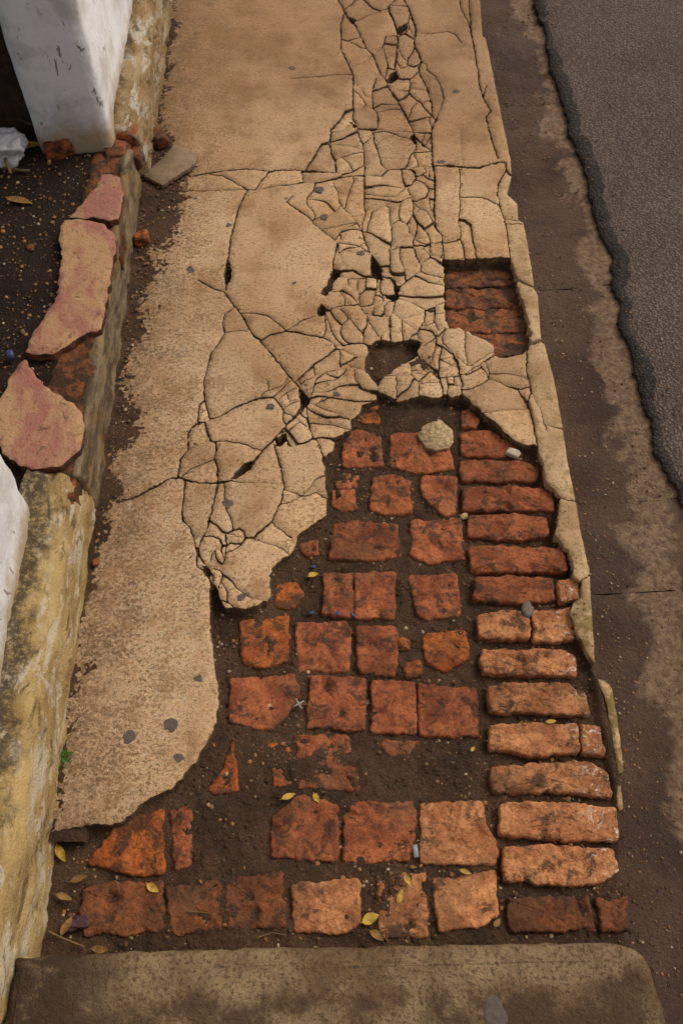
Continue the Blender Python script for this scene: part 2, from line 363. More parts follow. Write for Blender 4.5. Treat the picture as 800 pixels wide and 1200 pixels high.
# asphalt edge, traced, then carried on along the street
edge_px = [(622, -20), (630, 10), (638, 35), (645, 70), (652, 100), (660, 125), (668, 150), (676, 180), (690, 215), (693, 240), (703, 265),
           (712, 290), (717, 315), (722, 345), (728, 370), (735, 395), (745, 425), (752, 450), (757, 480), (764, 505),
           (770, 530), (780, 555), (792, 580), (802, 600)]
ZR = -0.105
edge = [P(x, y, ZR) for x, y in edge_px]
edge = [(0.80, 30.0), (0.82, 9.0), (0.81, 6.0), (0.82, 4.4)] + edge + [(0.905, 0.95), (0.90, 0.6), (0.92, 0.2), (0.90, -0.6), (0.91, -3.0), (0.9, -15.0)]
ey = np.array([e[1] for e in edge])[::-1]; ex = np.array([e[0] for e in edge])[::-1]
ys = np.unique(np.concatenate([np.arange(-15, -1, 0.5), np.arange(-1, 4.6, 0.008), np.arange(4.6, 30, 0.5)]))
xe = np.interp(ys, ey, ex) + 0.016 * fbm(ys, ys * 0, 14, 4, 3) + 0.010 * vn(ys, ys * 0, 90, 9)
offs = np.array([0, 0.0, 0.006, 0.05, 0.2, 0.6, 1.2, 3.0, 8.0])
zz = np.array([-0.028, -0.006, 0, 0.001, 0.004, 0.012, 0.02, 0.04, 0.05])
X = xe[:, None] + offs[None, :]; Yg = np.repeat(ys[:, None], len(offs), 1); Zg = ZR + np.repeat(zz[None, :], len(ys), 0)
Zg[:, 2:5] += 0.002 * fbm(X[:, 2:5], Yg[:, 2:5], 30, 3, 5)
road = tag(grid_mesh('road', X, Yg, Zg, M['asphalt']), kind='structure')
# bitumen band lapping over the asphalt edge
wd = 0.040 + 0.034 * fbm(ys, ys * 0 + 7, 5, 4, 21) + 0.008 * fbm(ys, ys * 0 + 3, 70, 3, 31)
wd = np.clip(wd, 0.014, 0.2)
tt = np.array([-0.004, 0.0, 0.02, 0.5, 0.96, 1.0]); tz = np.array([-0.03, -0.001, 0.003, 0.004, 0.0035, -0.004])
X = xe[:, None] - 0.004 + wd[:, None] * tt[None, :]; Yb = np.repeat(ys[:, None], 6, 1)
Zb = ZR + tz[None, :] + 0.002 * fbm(X, Yb, 40, 3, 8)
Zb[:, 5] = ZR - 0.006
tar = grid_mesh('bitumen_band', X, Yb, Zb, M['tar'], road)

# gutter slabs with open joints
cuts = [-15, -6, -2.5, -0.9, 0.02, P(740, 693, -0.125)[1], P(735, 588, -0.125)[1], 1.95, P(650, 122, -0.125)[1], 3.9, 5.2, 9, 16, 30]
gut = tag(mesh_obj('gutter', [(KX - 0.06, -15, -0.155), (1.15, -15, -0.155), (1.15, 30, -0.155), (KX - 0.06, 30, -0.155)], [(0, 1, 2, 3)], M['soil']), kind='structure')
for a, b in zip(cuts[:-1], cuts[1:]):
    n = int(min(90, max(4, (b - a) / 0.02)))
    yy = np.linspace(a + 0.0005, b - 0.0005, n); xx = np.linspace(KX - 0.05, 1.1, 34)
    X, Yq = np.meshgrid(xx, yy)
    Yq = Yq + 0.006 * fbm(X, Yq * 0 + a, 25, 3, 4) * (np.abs(Yq - (a + b) / 2) > (b - a) / 2 - 0.02)
    Zq = -0.132 + 0.024 * np.clip((X - 0.68) / 0.2, 0, 1) ** 1.3 + 0.004 * fbm(X, Yq, 6, 4, 77)
    Zq[0, :] -= 0.004; Zq[-1, :] -= 0.004
    grid_mesh('gutter_slab', X, Yq, Zq, M['gutter'], gut)

# ================================================================== CRACKED SCREED: crack map -> single pieces
CELL = 0.0012
GX0, GX1, GY0, GY1 = -0.60, 0.60, 0.30, 4.30
NX, NY = int((GX1 - GX0) / CELL), int((GY1 - GY0) / CELL)
rng = random.Random(11)

def poly_mask(pts):
    """scanline fill of a world polygon on the cell grid"""
    m = np.zeros((NY, NX), bool)
    a = np.array(pts); b = np.roll(a, -1, 0)
    for j in range(NY):
        y = GY0 + (j + 0.5) * CELL
        c = (a[:, 1] <= y) != (b[:, 1] <= y)
        if not c.any(): continue
        xs = np.sort(a[c, 0] + (y - a[c, 1]) / (b[c, 1] - a[c, 1]) * (b[c, 0] - a[c, 0]))
        for q in range(0, len(xs) - 1, 2):
            i0 = max(0, int(math.ceil((xs[q] - GX0) / CELL - 0.5))); i1 = min(NX, int(math.ceil((xs[q + 1] - GX0) / CELL - 0.5)))
            if i1 > i0: m[j, i0:i1] = True
    return m
def rough_line(pts, amp, seg=0.012, closed=False):
    out = []
    L = pts + [pts[0]] if closed else pts
    for a, b in zip(L[:-1], L[1:]):
        d = math.hypot(b[0] - a[0], b[1] - a[1]); n = max(1, int(d / seg))
        nx, ny = (-(b[1] - a[1]) / (d + 1e-9), (b[0] - a[0]) / (d + 1e-9))
        for k in range(n):
            t = k / n; j = rng.gauss(0, amp) if k else rng.gauss(0, amp * 0.3)
            out.append((a[0] + (b[0] - a[0]) * t + nx * j, a[1] + (b[1] - a[1]) * t + ny * j))
    if not closed: out.append(L[-1])
    return out

kerb_px = [(562, 0), (565, 42), (569, 45), (575, 75), (580, 100), (589, 145), (598, 188), (599, 207), (593, 226), (606, 238), (607, 257), (613, 260),
           (622, 310), (625, 336), (630, 345), (632, 380), (633, 398), (638, 402), (648, 440), (655, 480), (665, 540), (674, 580),
           (680, 620), (690, 668), (692, 700), (697, 760), (698, 777)]
hole_px = [(690, 765), (683, 752), (675, 740), (668, 716), (672, 706), (680, 700), (681, 682), (672, 676), (671, 662), (665, 643), (650, 626), (655, 602), (657, 580),
           (640, 562), (637, 545), (630, 522), (626, 519), (614, 520), (605, 516), (595, 508), (585, 498), (575, 490), (567, 484),
           (560, 476), (552, 472), (545, 464), (540, 461), (530, 465), (524, 460), (517, 463), (505, 465), (495, 462), (480, 464),
           (470, 468), (460, 466), (452, 462), (445, 460), (442, 456), (440, 467), (424, 472), (423, 478), (415, 488), (411, 490),
           (410, 503), (395, 511), (388, 514), (391, 520), (389, 527), (382, 532), (377, 536), (380, 545), (382, 575), (383, 603),
           (372, 609), (358, 620), (348, 628), (347, 636), (340, 648), (328, 656), (318, 663), (316, 680), (317, 695), (313, 705), (300, 711),
           (288, 714), (275, 712), (265, 712), (258, 703), (256, 692), (250, 684), (245, 690), (246, 720), (248, 750), (251, 775),
           (255, 800), (256, 830), (250, 855), (240, 875), (222, 900), (200, 925), (175, 935), (160, 948), (145, 962), (130, 967),
           (110, 965), (90, 969), (62, 975)]
top = [(KX - 0.002, GY1 + 0.1), (KX, 4.0), (KX - 0.004, 3.6)]
outer = [(-0.575, P(62, 975)[1]), (-0.575, GY1 + 0.1)] + top + PL(kerb_px) + rough_line(PL(hole_px), 0.0016, 0.007)
mask = poly_mask(outer)

h2 = [(519, 304), (540, 304), (557, 303), (575, 303), (597, 302), (602, 314), (606, 326), (609, 342), (613, 352), (618, 372), (622, 395), (618, 409), (612, 414),
      (600, 417), (585, 418), (578, 414), (579, 406), (570, 398), (560, 394), (548, 387), (540, 384), (526, 385), (521, 375), (520, 340)]
h1 = [(430, 404), (445, 398), (458, 399), (470, 398), (480, 397), (490, 398), (494, 403), (489, 410), (490, 414), (484, 419), (478, 423), (470, 426), (464, 431),
      (459, 438), (450, 441), (446, 446), (443, 454), (440, 449), (433, 441), (428, 434), (428, 420), (431, 412)]
gaps = [h1, h2,
        [(434, 296), (439, 302), (444, 309), (448, 313), (447, 321), (450, 327), (443, 326), (435, 324), (434, 312)],
        [(390, 314), (400, 317), (397, 324), (390, 332), (388, 341), (381, 347), (375, 344), (383, 334), (386, 322)],
        [(450, 345), (461, 344), (465, 339), (468, 350), (463, 353), (453, 349)], [(458, 325), (463, 328), (467, 342), (464, 344)],
        [(269, 561), (275, 553), (285, 543), (293, 540), (299, 541), (295, 548), (285, 555), (276, 561)],
        [(371, 362), (376, 357), (382, 362), (381, 369), (373, 371)], [(264, 308), (268, 305), (272, 316), (270, 330), (266, 338), (263, 325)],
        [(350, 452), (356, 458), (363, 466), (362, 473), (355, 482), (348, 486), (352, 475), (350, 465)],
        [(228, 640), (233, 641), (235, 650), (231, 652)], [(238, 663), (245, 664), (247, 673), (242, 676), (238, 670)],
        [(409, 141), (413, 142), (418, 149), (415, 151)], [(325, 513), (335, 505), (337, 515), (330, 521), (320, 524)],
        [(480, 160), (485, 157), (488, 168), (485, 169)], [(408, 19), (418, 24), (414, 28), (408, 24)], [(466, 30), (477, 26), (478, 33), (468, 40)],
        [(458, 85), (464, 82), (468, 89), (458, 96), (453, 95)], [(440, 370), (0, 0), (440, 370)]]
gaps.pop()
for g in gaps: mask &= ~poly_mask(rough_line(PL(g), 0.0019, 0.008, True))

# every crack of the screed as (width in mm, pixels)
CR = [
 (3.5, [(396,-60),(399,-30),(396,0),(403,12),(402,18),(399,28),(400,45),(399,56),(406,71),(413,86),(414,95),(413,118),(414,127),(405,130),(396,142),(388,152),(386,166),(376,168),(370,180),(358,199)]),
 (3.2, [(403,12),(407,19),(415,27),(423,44),(430,58),(437,66),(443,79),(446,87),(451,92),(455,101),(461,111),(466,118),(470,126),(478,140),(483,150),(486,160),(494,167),(500,172),(506,178)]),
 (2.0, [(415,26),(432,18),(445,13),(455,9)]), (2.0, [(403,11),(412,5),(420,-10)]),
 (4.5, [(470,-60),(466,-30),(463,0),(455,8),(456,14),(461,24),(465,36),(466,48),(464,66),(462,82)]),
 (3.8, [(468,-60),(470,-20),(473,0),(478,9),(481,16),(484,23),(487,32),(487,38),(485,45),(486,54),(491,65),(494,72),(490,80),(492,88),(497,96),(501,104),(503,113),(506,121),(506,135),(511,139),(507,147),(505,155),(506,170),(507,195),(509,210),(509,232),(508,250),(510,265)]),
 (2.6, [(487,38),(497,39),(510,39),(524,37),(534,41),(540,50)]), (2.2, [(455,8),(466,8),(478,9)]), (3.2, [(480,16),(478,25),(472,32),(465,36)]),
 (3.0, [(478,25),(480,33),(474,38),(465,42)]), (2.2, [(480,33),(487,33)]), (2.2, [(474,38),(485,45)]),
 (2.8, [(464,42),(452,42),(450,50),(447,57),(451,64),(454,75),(455,80),(462,82)]), (3.0, [(447,57),(441,62),(435,63)]), (2.4, [(454,78),(451,91)]),
 (2.8, [(466,56),(471,65),(476,71),(483,62),(486,53)]), (2.6, [(484,60),(478,66),(477,76),(485,79),(493,75)]), (2.4, [(464,70),(470,80),(478,77)]),
 (3.2, [(452,93),(463,90),(472,92),(480,92),(480,102),(479,108),(473,115),(466,119)]), (1.8, [(457,106),(479,106)]),
 (2.8, [(479,108),(488,116),(493,119),(503,117),(506,119)]), (2.2, [(493,119),(498,127),(506,135)]), (1.8, [(506,135),(494,138),(478,142)]),
 (1.8, [(494,73),(499,76),(500,82),(510,90),(517,103),(520,116),(516,127),(511,138)]), (2.0, [(491,83),(483,90),(480,92)]),
 (2.8, [(446,87),(440,91),(438,100),(436,110),(437,126),(442,132),(443,140),(441,151),(437,153),(438,165),(443,178),(446,190),(450,196),(455,199)]),
 (2.4, [(414,95),(423,104),(428,112),(436,114)]), (2.2, [(414,106),(420,110),(425,116),(428,122),(437,127)]), (2.0, [(414,127),(420,128),(428,123)]),
 (2.4, [(414,127),(413,137),(418,148),(421,160),(425,168),(426,180),(427,195),(427,225),(426,240),(428,250),(425,262),(424,270),(427,282),(434,296)]),
 (2.0, [(418,150),(430,151),(441,151),(460,153),(482,154),(505,155)]), (2.6, [(437,126),(446,120),(456,121),(467,121)]), (1.7, [(443,131),(455,128),(470,127)]),
 (1.7, [(437,106),(451,101),(458,99)]), (1.7, [(399,46),(412,50),(423,56),(430,58)]), (1.7, [(411,80),(425,75),(436,66)]), (1.7, [(340,92),(362,91),(390,88),(413,87)]),
 (2.8, [(386,166),(388,178),(393,188),(394,203)]), (1.7, [(393,188),(400,184),(412,180),(426,178)]),
 (3.4, [(222,207),(240,204),(262,200),(290,198),(316,201),(330,199),(358,200),(395,203),(402,207),(415,205),(428,206),(447,206),(455,199),(475,197),(490,195),(525,194)]),
 (6.5, [(525,194),(535,195),(545,196),(560,197),(572,193),(584,190),(592,190)]),
 (2.4, [(245,204),(262,206),(275,214),(290,222),(300,222),(318,219),(345,216),(355,214),(376,213),(398,208),(402,207)]), (1.7, [(215,224),(250,223),(290,222)]),
 (2.0, [(299,222),(305,212),(316,201)]), (1.6, [(355,214),(353,200)]),
 (2.2, [(425,168),(433,162),(437,155)]), (2.4, [(486,160),(488,168),(487,175),(480,182),(477,193),(474,197)]), (2.4, [(480,182),(484,178),(495,178),(506,178)]),
 (2.4, [(484,178),(488,186),(490,195)]), (2.2, [(493,166),(497,172),(500,166),(506,156)]), (1.7, [(446,184),(460,186),(478,187)]),
 (2.8, [(470,198),(472,210),(475,218),(482,216),(488,207),(485,200),(478,196)]), (2.4, [(488,207),(495,205),(502,210),(509,212)]), (2.0, [(497,195),(499,203),(495,205)]), (1.8, [(502,210),(503,201),(508,198)]),
 (2.6, [(475,218),(478,222),(482,233),(486,235),(499,231),(502,222),(497,215),(488,211),(484,213)]), (2.2, [(501,220),(509,222)]),
 (3.2, [(482,232),(484,238),(484,250),(480,257),(476,262),(480,274),(485,279),(488,272),(489,262),(484,252)]),
 (2.6, [(484,236),(492,244),(500,248),(506,258),(511,267),(517,275),(518,284)]), (3.2, [(484,250),(490,262),(497,269),(502,275),(504,285)]),
 (2.2, [(502,230),(503,239),(505,246),(508,250)]), (2.0, [(502,232),(509,233)]), (2.0, [(492,244),(487,250)]), (1.8, [(497,269),(505,262),(509,262)]),
 (2.4, [(485,279),(483,286),(496,287),(505,285),(518,284),(528,283),(539,279)]), (2.2, [(483,286),(484,291),(496,291),(503,296),(504,300)]), (1.8, [(496,287),(496,291)]), (2.0, [(502,275),(495,280),(485,280)]),
 (3.4, [(335,237),(345,243),(362,255),(370,264),(385,275),(395,283),(394,292),(391,302),(390,315)]), (4.0, [(335,237),(339,233),(343,229)]),
 (2.4, [(390,213),(396,225),(397,235),(403,245),(412,253),(418,261),(424,270)]), (1.7, [(378,268),(400,264),(417,261)]), (1.8, [(417,262),(405,267),(398,272),(392,280)]), (1.7, [(412,253),(426,251)]),
 (1.8, [(427,225),(440,228),(452,230),(463,230),(475,219)]), (2.6, [(428,250),(440,245),(452,240),(457,244),(456,255),(458,265),(459,280),(457,292),(457,302),(457,318),(462,326)]),
 (1.8, [(424,270),(435,273),(446,280),(458,288)]), (2.0, [(396,284),(410,286),(420,288),(427,284)]), (1.8, [(398,272),(400,279),(396,284)]), (1.8, [(398,272),(412,268),(424,270)]),
 (2.4, [(396,284),(397,296),(405,290),(421,288),(434,296)]), (2.2, [(396,297),(392,308)]), (2.0, [(397,299),(403,310),(406,315)]), (4.5, [(399,317),(406,316),(414,316),(425,323),(436,324)]),
 (2.4, [(396,324),(408,325),(420,325),(432,325),(443,326)]), (2.0, [(408,325),(408,335),(398,341),(388,342)]), (1.8, [(408,335),(421,342),(421,357)]), (1.8, [(418,326),(419,340)]), (1.8, [(429,325),(428,338),(421,344)]),
 (1.8, [(398,341),(404,350),(404,358)]), (2.8, [(376,356),(384,363),(397,359),(404,358),(425,357),(436,355)]), (2.2, [(428,338),(440,338)]), (2.2, [(442,326),(442,335),(439,345),(436,355),(427,357)]),
 (3.4, [(446,327),(445,338),(446,344),(452,345)]), (2.2, [(440,338),(447,343),(449,352)]), (1.8, [(439,345),(449,348)]), (2.6, [(448,322),(452,324),(460,325)]), (2.0, [(446,311),(457,310)]),
 (3.0, [(462,326),(469,335),(475,330),(485,323),(493,318),(493,309),(487,300),(485,291),(478,290),(468,290),(459,293)]), (2.0, [(459,262),(467,258),(476,262)]),
 (2.8, [(493,308),(504,300),(510,303),(518,310),(522,314)]), (3.0, [(469,335),(467,342)]), (3.0, [(493,319),(500,322),(519,325)]),
 (3.2, [(466,350),(475,352),(488,357),(498,362),(510,358),(521,352)]),
 (3.4, [(463,352),(460,365),(457,370),(457,385),(457,400)]), (1.8, [(459,368),(470,375),(472,399)]), (1.8, [(470,375),(480,382),(490,387)]), (1.8, [(470,374),(488,370),(498,364)]),
 (2.8, [(498,362),(497,375),(491,385),(488,390),(482,393),(478,399)]), (2.2, [(488,390),(491,398)]), (2.4, [(491,386),(498,386),(506,388),(511,393),(505,399),(495,404)]), (2.8, [(511,393),(510,401),(518,405),(524,410)]),
 (2.8, [(511,393),(516,390),(522,384)]), (1.8, [(510,358),(510,366),(508,378),(497,383)]), (1.8, [(508,376),(514,388)]), (1.7, [(510,368),(520,366)]),
 (2.8, [(381,368),(381,378),(381,388),(378,395)]), (3.4, [(335,387),(347,389),(360,392),(378,395),(385,398),(392,403),(400,404),(415,402),(425,401),(432,404)]),
 (1.8, [(399,362),(415,380),(425,391)]), (2.6, [(421,357),(426,365),(430,372),(430,378),(425,391),(426,400)]), (2.2, [(426,365),(437,369),(448,370),(457,369)]), (2.2, [(437,369),(438,357)]), (2.2, [(438,360),(444,356),(450,357),(450,366),(445,370)]),
 (2.2, [(450,357),(455,352),(462,352)]), (1.8, [(431,374),(437,384),(444,394)]), (2.2, [(457,385),(447,391),(446,398)]), (1.8, [(454,388),(453,398)]),
 (4.2, [(290,223),(285,232),(279,245),(275,262),(270,280),(268,300),(266,312),(264,325),(265,340)]),
 (3.6, [(232,328),(250,338),(264,343),(272,355),(280,366),(285,372),(292,385),(298,394),(305,399),(312,408),(323,420),(330,430),(338,440),(345,448),(352,456)]),
 (2.8, [(281,367),(296,367),(312,369),(320,375),(328,381),(335,387)]), (2.8, [(335,387),(345,382),(355,375),(370,370)]), (2.2, [(305,399),(316,392),(330,389),(335,387)]),
 (3.0, [(275,360),(263,368),(261,380),(263,390),(258,400),(247,415),(243,430),(239,445),(239,456),(240,467),(242,477),(246,492)]), (1.7, [(263,389),(275,388),(291,388)]),
 (2.4, [(240,468),(233,475),(232,494)]), (3.6, [(232,494),(240,494),(260,487),(272,479),(283,474),(300,467),(305,466),(320,465)]), (2.0, [(233,483),(241,479)]), (1.8, [(305,466),(308,460),(315,457),(313,445)]), (1.8, [(314,458),(330,452),(338,442)]),
 (3.2, [(236,494),(225,500),(220,507),(220,520),(220,528),(212,537),(209,555),(208,561)]),
 (6.0, [(138,588),(152,585),(165,580),(178,572),(190,566),(200,560),(212,560)]), (3.6, [(212,560),(225,565),(240,566),(255,566),(272,562)]),
 (5.0, [(296,541),(303,533),(310,525),(320,515),(332,502),(345,489),(352,480)]),
 (2.8, [(240,494),(243,505),(247,516),(253,519)]), (4.5, [(253,519),(254,528),(251,537),(255,547),(255,566)]), (3.6, [(255,566),(252,580),(248,600),(243,618),(238,628),(233,640),(232,645)]),
 (2.2, [(251,518),(265,517),(285,520),(298,525),(308,530)]), (2.6, [(213,558),(225,549),(240,543),(251,538)]), (1.8, [(220,528),(233,522),(248,517)]),
 (2.8, [(217,563),(216,582),(213,600),(214,610),(222,617),(226,627),(229,640)]),
 (2.2, [(247,611),(256,617),(263,624),(275,625)]), (2.2, [(268,624),(281,619),(286,622),(288,630)]),
 (2.4, [(321,520),(327,540),(331,555),(333,568),(330,585),(323,600),(318,611),(312,616),(305,622),(297,630),(288,630),(282,638),(275,643),(264,647)]), (2.2, [(318,611),(325,617),(333,623),(342,630)]), (1.7, [(297,630),(318,637),(330,642),(342,650)]),
 (2.4, [(238,627),(250,628),(257,630),(260,637),(259,645),(263,655),(260,661),(250,665),(244,668)]), (2.4, [(264,626),(265,640),(264,650),(262,657)]), (1.7, [(265,630),(276,628),(288,630)]), (1.7, [(246,655),(250,645),(259,640)]), (1.7, [(259,641),(270,636),(282,637)]),
 (2.4, [(231,648),(230,655),(231,664),(240,668)]), (3.0, [(233,650),(238,658),(243,668)]), (1.8, [(237,658),(231,660)]), (2.4, [(245,668),(250,674),(250,686)]), (1.8, [(250,666),(258,668),(260,676),(256,690)]), (1.8, [(257,702),(266,706),(277,713)]), (3.5, [(243,670),(246,680),(248,690)]),
 (1.6, [(333,567),(310,565),(290,565),(268,563)]), (1.7, [(333,574),(345,577),(357,582),(370,577),(384,586)]), (1.7, [(328,591),(340,588),(352,582),(362,572),(368,562),(382,555)]),
 (2.2, [(320,465),(327,472),(332,480),(331,490),(336,498)]), (1.8, [(326,468),(335,460),(348,455)]), (1.8, [(332,480),(340,474),(351,470)]), (1.8, [(336,460),(340,474)]), (2.0, [(345,449),(349,444),(352,449)]),
 (3.0, [(349,445),(357,437),(366,428),(380,418),(394,408),(392,403)]), (2.6, [(352,450),(357,446),(370,440),(390,433),(405,425),(415,419),(430,416)]), (2.0, [(398,408),(399,430)]), (2.0, [(366,428),(370,440)]), (2.2, [(394,408),(400,409),(404,403)]),
 (2.4, [(400,409),(412,415),(420,418)]), (2.2, [(405,425),(414,430),(425,434),(432,438)]), (2.4, [(363,467),(368,452),(370,446),(380,438)]), (2.0, [(386,435),(400,432),(414,430)]), (2.8, [(362,466),(375,464),(395,466),(420,469),(442,467)]), (1.7, [(415,432),(415,443),(425,455),(443,458)]),
 (3.2, [(357,472),(366,473),(380,480),(395,485),(409,491)]), (3.2, [(359,476),(360,490),(363,503),(367,514),(372,517),(376,526),(379,534)]), (2.6, [(367,514),(378,512),(390,513)]), (3.0, [(336,514),(340,523),(355,520),(367,514)]), (2.2, [(339,505),(345,499),(352,494),(359,500)]), (2.0, [(350,482),(356,488),(360,490)]), (2.4, [(320,520),(330,524),(340,523)]),
 (2.0, [(538,197),(539,215),(538,225),(539,240),(537,257),(540,275),(539,279),(543,290),(545,306)]), (2.0, [(537,256),(545,257),(552,263),(553,277),(556,290),(558,305)]), (1.6, [(538,230),(565,231),(575,235),(584,240)]), (1.6, [(539,150),(539,170),(541,193)]),
 (2.4, [(504,285),(503,292),(506,298),(514,301),(524,306)]), (2.2, [(518,284),(520,295),(516,301)]), (1.8, [(520,297),(518,310)]),
 (3.0, [(522,384),(518,394),(519,402),(528,410),(537,420),(548,428),(560,427),(570,421),(580,414)]), (2.0, [(545,384),(545,415),(548,428)]),
 (2.8, [(518,405),(514,423),(514,434),(505,429),(497,421),(488,414)]), (2.8, [(514,434),(515,442),(530,441),(545,438),(556,430),(562,427)]), (2.4, [(520,408),(530,414),(537,426),(539,440)]), (2.2, [(529,411),(533,419)]),
 (2.6, [(562,427),(570,437),(573,444),(560,452),(548,457),(541,457)]), (2.4, [(539,440),(542,448),(541,458),(540,463)]), (2.4, [(568,422),(573,433),(573,444),(585,447),(595,452),(607,455),(616,454),(622,453)]), (2.2, [(545,440),(556,434),(564,430)]),
 (2.4, [(607,455),(612,463),(618,470),(622,480),(626,500),(630,522)]), (1.7, [(564,484),(590,479),(620,477)]), (2.2, [(523,442),(525,450),(524,462)]), (2.0, [(531,441),(532,450),(541,454)]), (2.0, [(525,450),(532,450)]), (2.4, [(515,442),(518,452),(519,464)]),
 (2.8, [(488,418),(495,425),(503,432),(515,441)]), (1.8, [(482,422),(482,440),(490,446),(491,464)]), (1.8, [(448,441),(465,440),(482,440)]), (1.8, [(464,441),(464,468)]), (1.8, [(490,446),(504,433)]), (1.6, [(492,447),(516,446)]),
 (3.2, [(550,-60),(549,0),(552,40),(556,60),(560,85),(561,100),(566,115),(575,130),(569,137),(572,150),(578,170),(583,186)]), (2.2, [(566,115),(569,100)]), (2.2, [(535,-20),(540,10),(549,28),(553,45)]),
 (3.0, [(592,190),(593,200),(588,206),(584,214),(582,226),(585,240),(590,255),(592,262),(594,275),(596,290),(598,303)]), (3.0, [(592,198),(600,206)]), (2.2, [(590,256),(607,258)]), (2.2, [(592,262),(612,262)]),
 (2.4, [(606,327),(625,336)]), (3.4, [(621,399),(617,412),(617,435),(621,452),(622,462),(618,471)]), (2.4, [(620,402),(634,399)]), (2.8, [(656,580),(665,585),(676,586)]), (1.8, [(636,497),(660,503)]), (2.6, [(680,682),(691,672)]), (1.6, [(622,462),(632,480),(640,505)]),
]
for wmm, px in CR:
    pts = rough_line(PL(px), 0.0011, 0.006)
    wmm *= 1.3 if sum(q[1] for q in px) / len(px) < 215 else 1.0
    ph = rng.random() * 10
    s = 0.0
    for a, b in zip(pts[:-1], pts[1:]):
        d = math.hypot(b[0] - a[0], b[1] - a[1]); n = max(1, int(d / 0.0009))
        for k in range(n):
            t = k / n; x = a[0] + (b[0] - a[0]) * t; y = a[1] + (b[1] - a[1]) * t
            s += d / n
            r = 0.0005 * wmm * (1.0 + 1.0 * mnoise.noise((s * 40, ph, 0)) + 0.7 * mnoise.noise((s * 150, ph, 5)))
            r = max(r, 0.00085)
            i0, i1 = int((x - r - GX0) / CELL), int((x + r - GX0) / CELL); j0, j1 = int((y - r - GY0) / CELL), int((y + r - GY0) / CELL)
            if i0 < 0 or j0 < 0 or i1 >= NX or j1 >= NY: continue
            yy = GY0 + (np.arange(j0, j1 + 1) + 0.5) * CELL; xx = GX0 + (np.arange(i0, i1 + 1) + 0.5) * CELL
            mask[j0:j1 + 1, i0:i1 + 1] &= ((xx[None, :] - x) ** 2 + (yy[:, None] - y) ** 2) > r * r

# further hairlines that only split plates already cracked: grown from a point both ways until they meet a crack
def in_poly(x, y, pg):
    c = False
    for (a, b), (d, e) in zip(pg, pg[1:] + pg[:1]):
        if (b <= y) != (e <= y) and x < a + (y - b) / (e - b) * (d - a): c = not c
    return c
hr = random.Random(5)
for pg, num in (([(402, 2), (512, 2), (506, 300), (402, 290)], 22), ([(385, 265), (515, 265), (520, 462), (450, 462), (385, 400)], 13), ([(322, 440), (392, 436), (400, 500), (330, 515)], 10), ([(232, 600), (300, 610), (268, 690), (240, 680)], 4), ([(480, 395), (612, 420), (620, 500), (540, 460)], 4), ([(350, 205), (400, 205), (400, 300), (375, 262)], 3)):
    x0, x1 = min(p[0] for p in pg), max(p[0] for p in pg); y0, y1 = min(p[1] for p in pg), max(p[1] for p in pg)
    got = 0
    for _ in range(num * 12):
        if got >= num: break
        q = (hr.uniform(x0, x1), hr.uniform(y0, y1))
        if not in_poly(q[0], q[1], pg): continue
        c = P(*q); i, j = int((c[0] - GX0) / CELL), int((c[1] - GY0) / CELL)
        if not (12 < i < NX - 12 and 12 < j < NY - 12) or not mask[j - 6:j + 7, i - 6:i + 7].all(): continue
        ang = hr.uniform(0, math.pi); cells = []; ok = True
        for sg in (1, -1):
            x, y, a = c[0], c[1], ang if sg > 0 else ang + math.pi
            for k in range(160):
                i, j = int((x - GX0) / CELL), int((y - GY0) / CELL)
                if not mask[j, i]: break
                cells.append((i, j)); a += hr.gauss(0, 0.055); x += math.cos(a) * CELL * 0.7; y += math.sin(a) * CELL * 0.7
            else: ok = False
        if not ok or len(cells) < 12: continue
        for n_, (i, j) in enumerate(cells):
            mask[j, i] = False; mask[j, i + 1] = False
            if hr.random() < 0.35: mask[j + 1, i] = False
        got += 1

# connected components (runs + union-find)
par = []
def find(a):
    while par[a] != a:
        par[a] = par[par[a]]; a = par[a]
    return a
lab = np.full((NY, NX), -1, np.int32); prev = []
for j in range(NY):
    row = mask[j]; dd = np.diff(np.concatenate([[0], row.astype(np.int8), [0]]))
    st = np.flatnonzero(dd == 1); en = np.flatnonzero(dd == -1); cur = []
    q = 0
    for a, b in zip(st.tolist(), en.tolist()):
        idn = len(par); par.append(idn); lab[j, a:b] = idn; cur.append((a, b, idn))
        while q < len(prev) and prev[q][1] <= a: q += 1
        k = q
        while k < len(prev) and prev[k][0] < b:
            ra, rb = find(prev[k][2]), find(idn)
            if ra != rb: par[ra] = rb
            k += 1
    prev = cur
root = np.array([find(i) for i in range(len(par))], np.int32)
lab[lab >= 0] = root[lab[lab >= 0]]
ids, cnt = np.unique(lab[lab >= 0], return_counts=True)
remap = {}
for i, c in zip(ids.tolist(), cnt.tolist()):
    if c >= 34: remap[i] = len(remap)
lut = np.full(len(par) + 1, -1, np.int32)
for a, b in remap.items(): lut[a] = b
lab = np.where(lab >= 0, lut[lab], -1)
solid = lab >= 0

# boundary edges, piece on the left of each directed edge
segs = {}
Lp = np.pad(lab, 1, constant_values=-1)
def add_edges(sel, p0, p1):
    js, is_ = np.nonzero(sel); l = lab[js, is_]
    for j, i, c in zip(js.tolist(), is_.tolist(), l.tolist()):
        segs.setdefault(c, []).append(((i + p0[0], j + p0[1]), (i + p1[0], j + p1[1])))
cen = Lp[1:-1, 1:-1]
add_edges(solid & (Lp[:-2, 1:-1] != cen), (0, 0), (1, 0))
add_edges(solid & (Lp[1:-1, 2:] != cen), (1, 0), (1, 1))
add_edges(solid & (Lp[2:, 1:-1] != cen), (1, 1), (0, 1))
add_edges(solid & (Lp[1:-1, :-2] != cen), (0, 1), (0, 0))

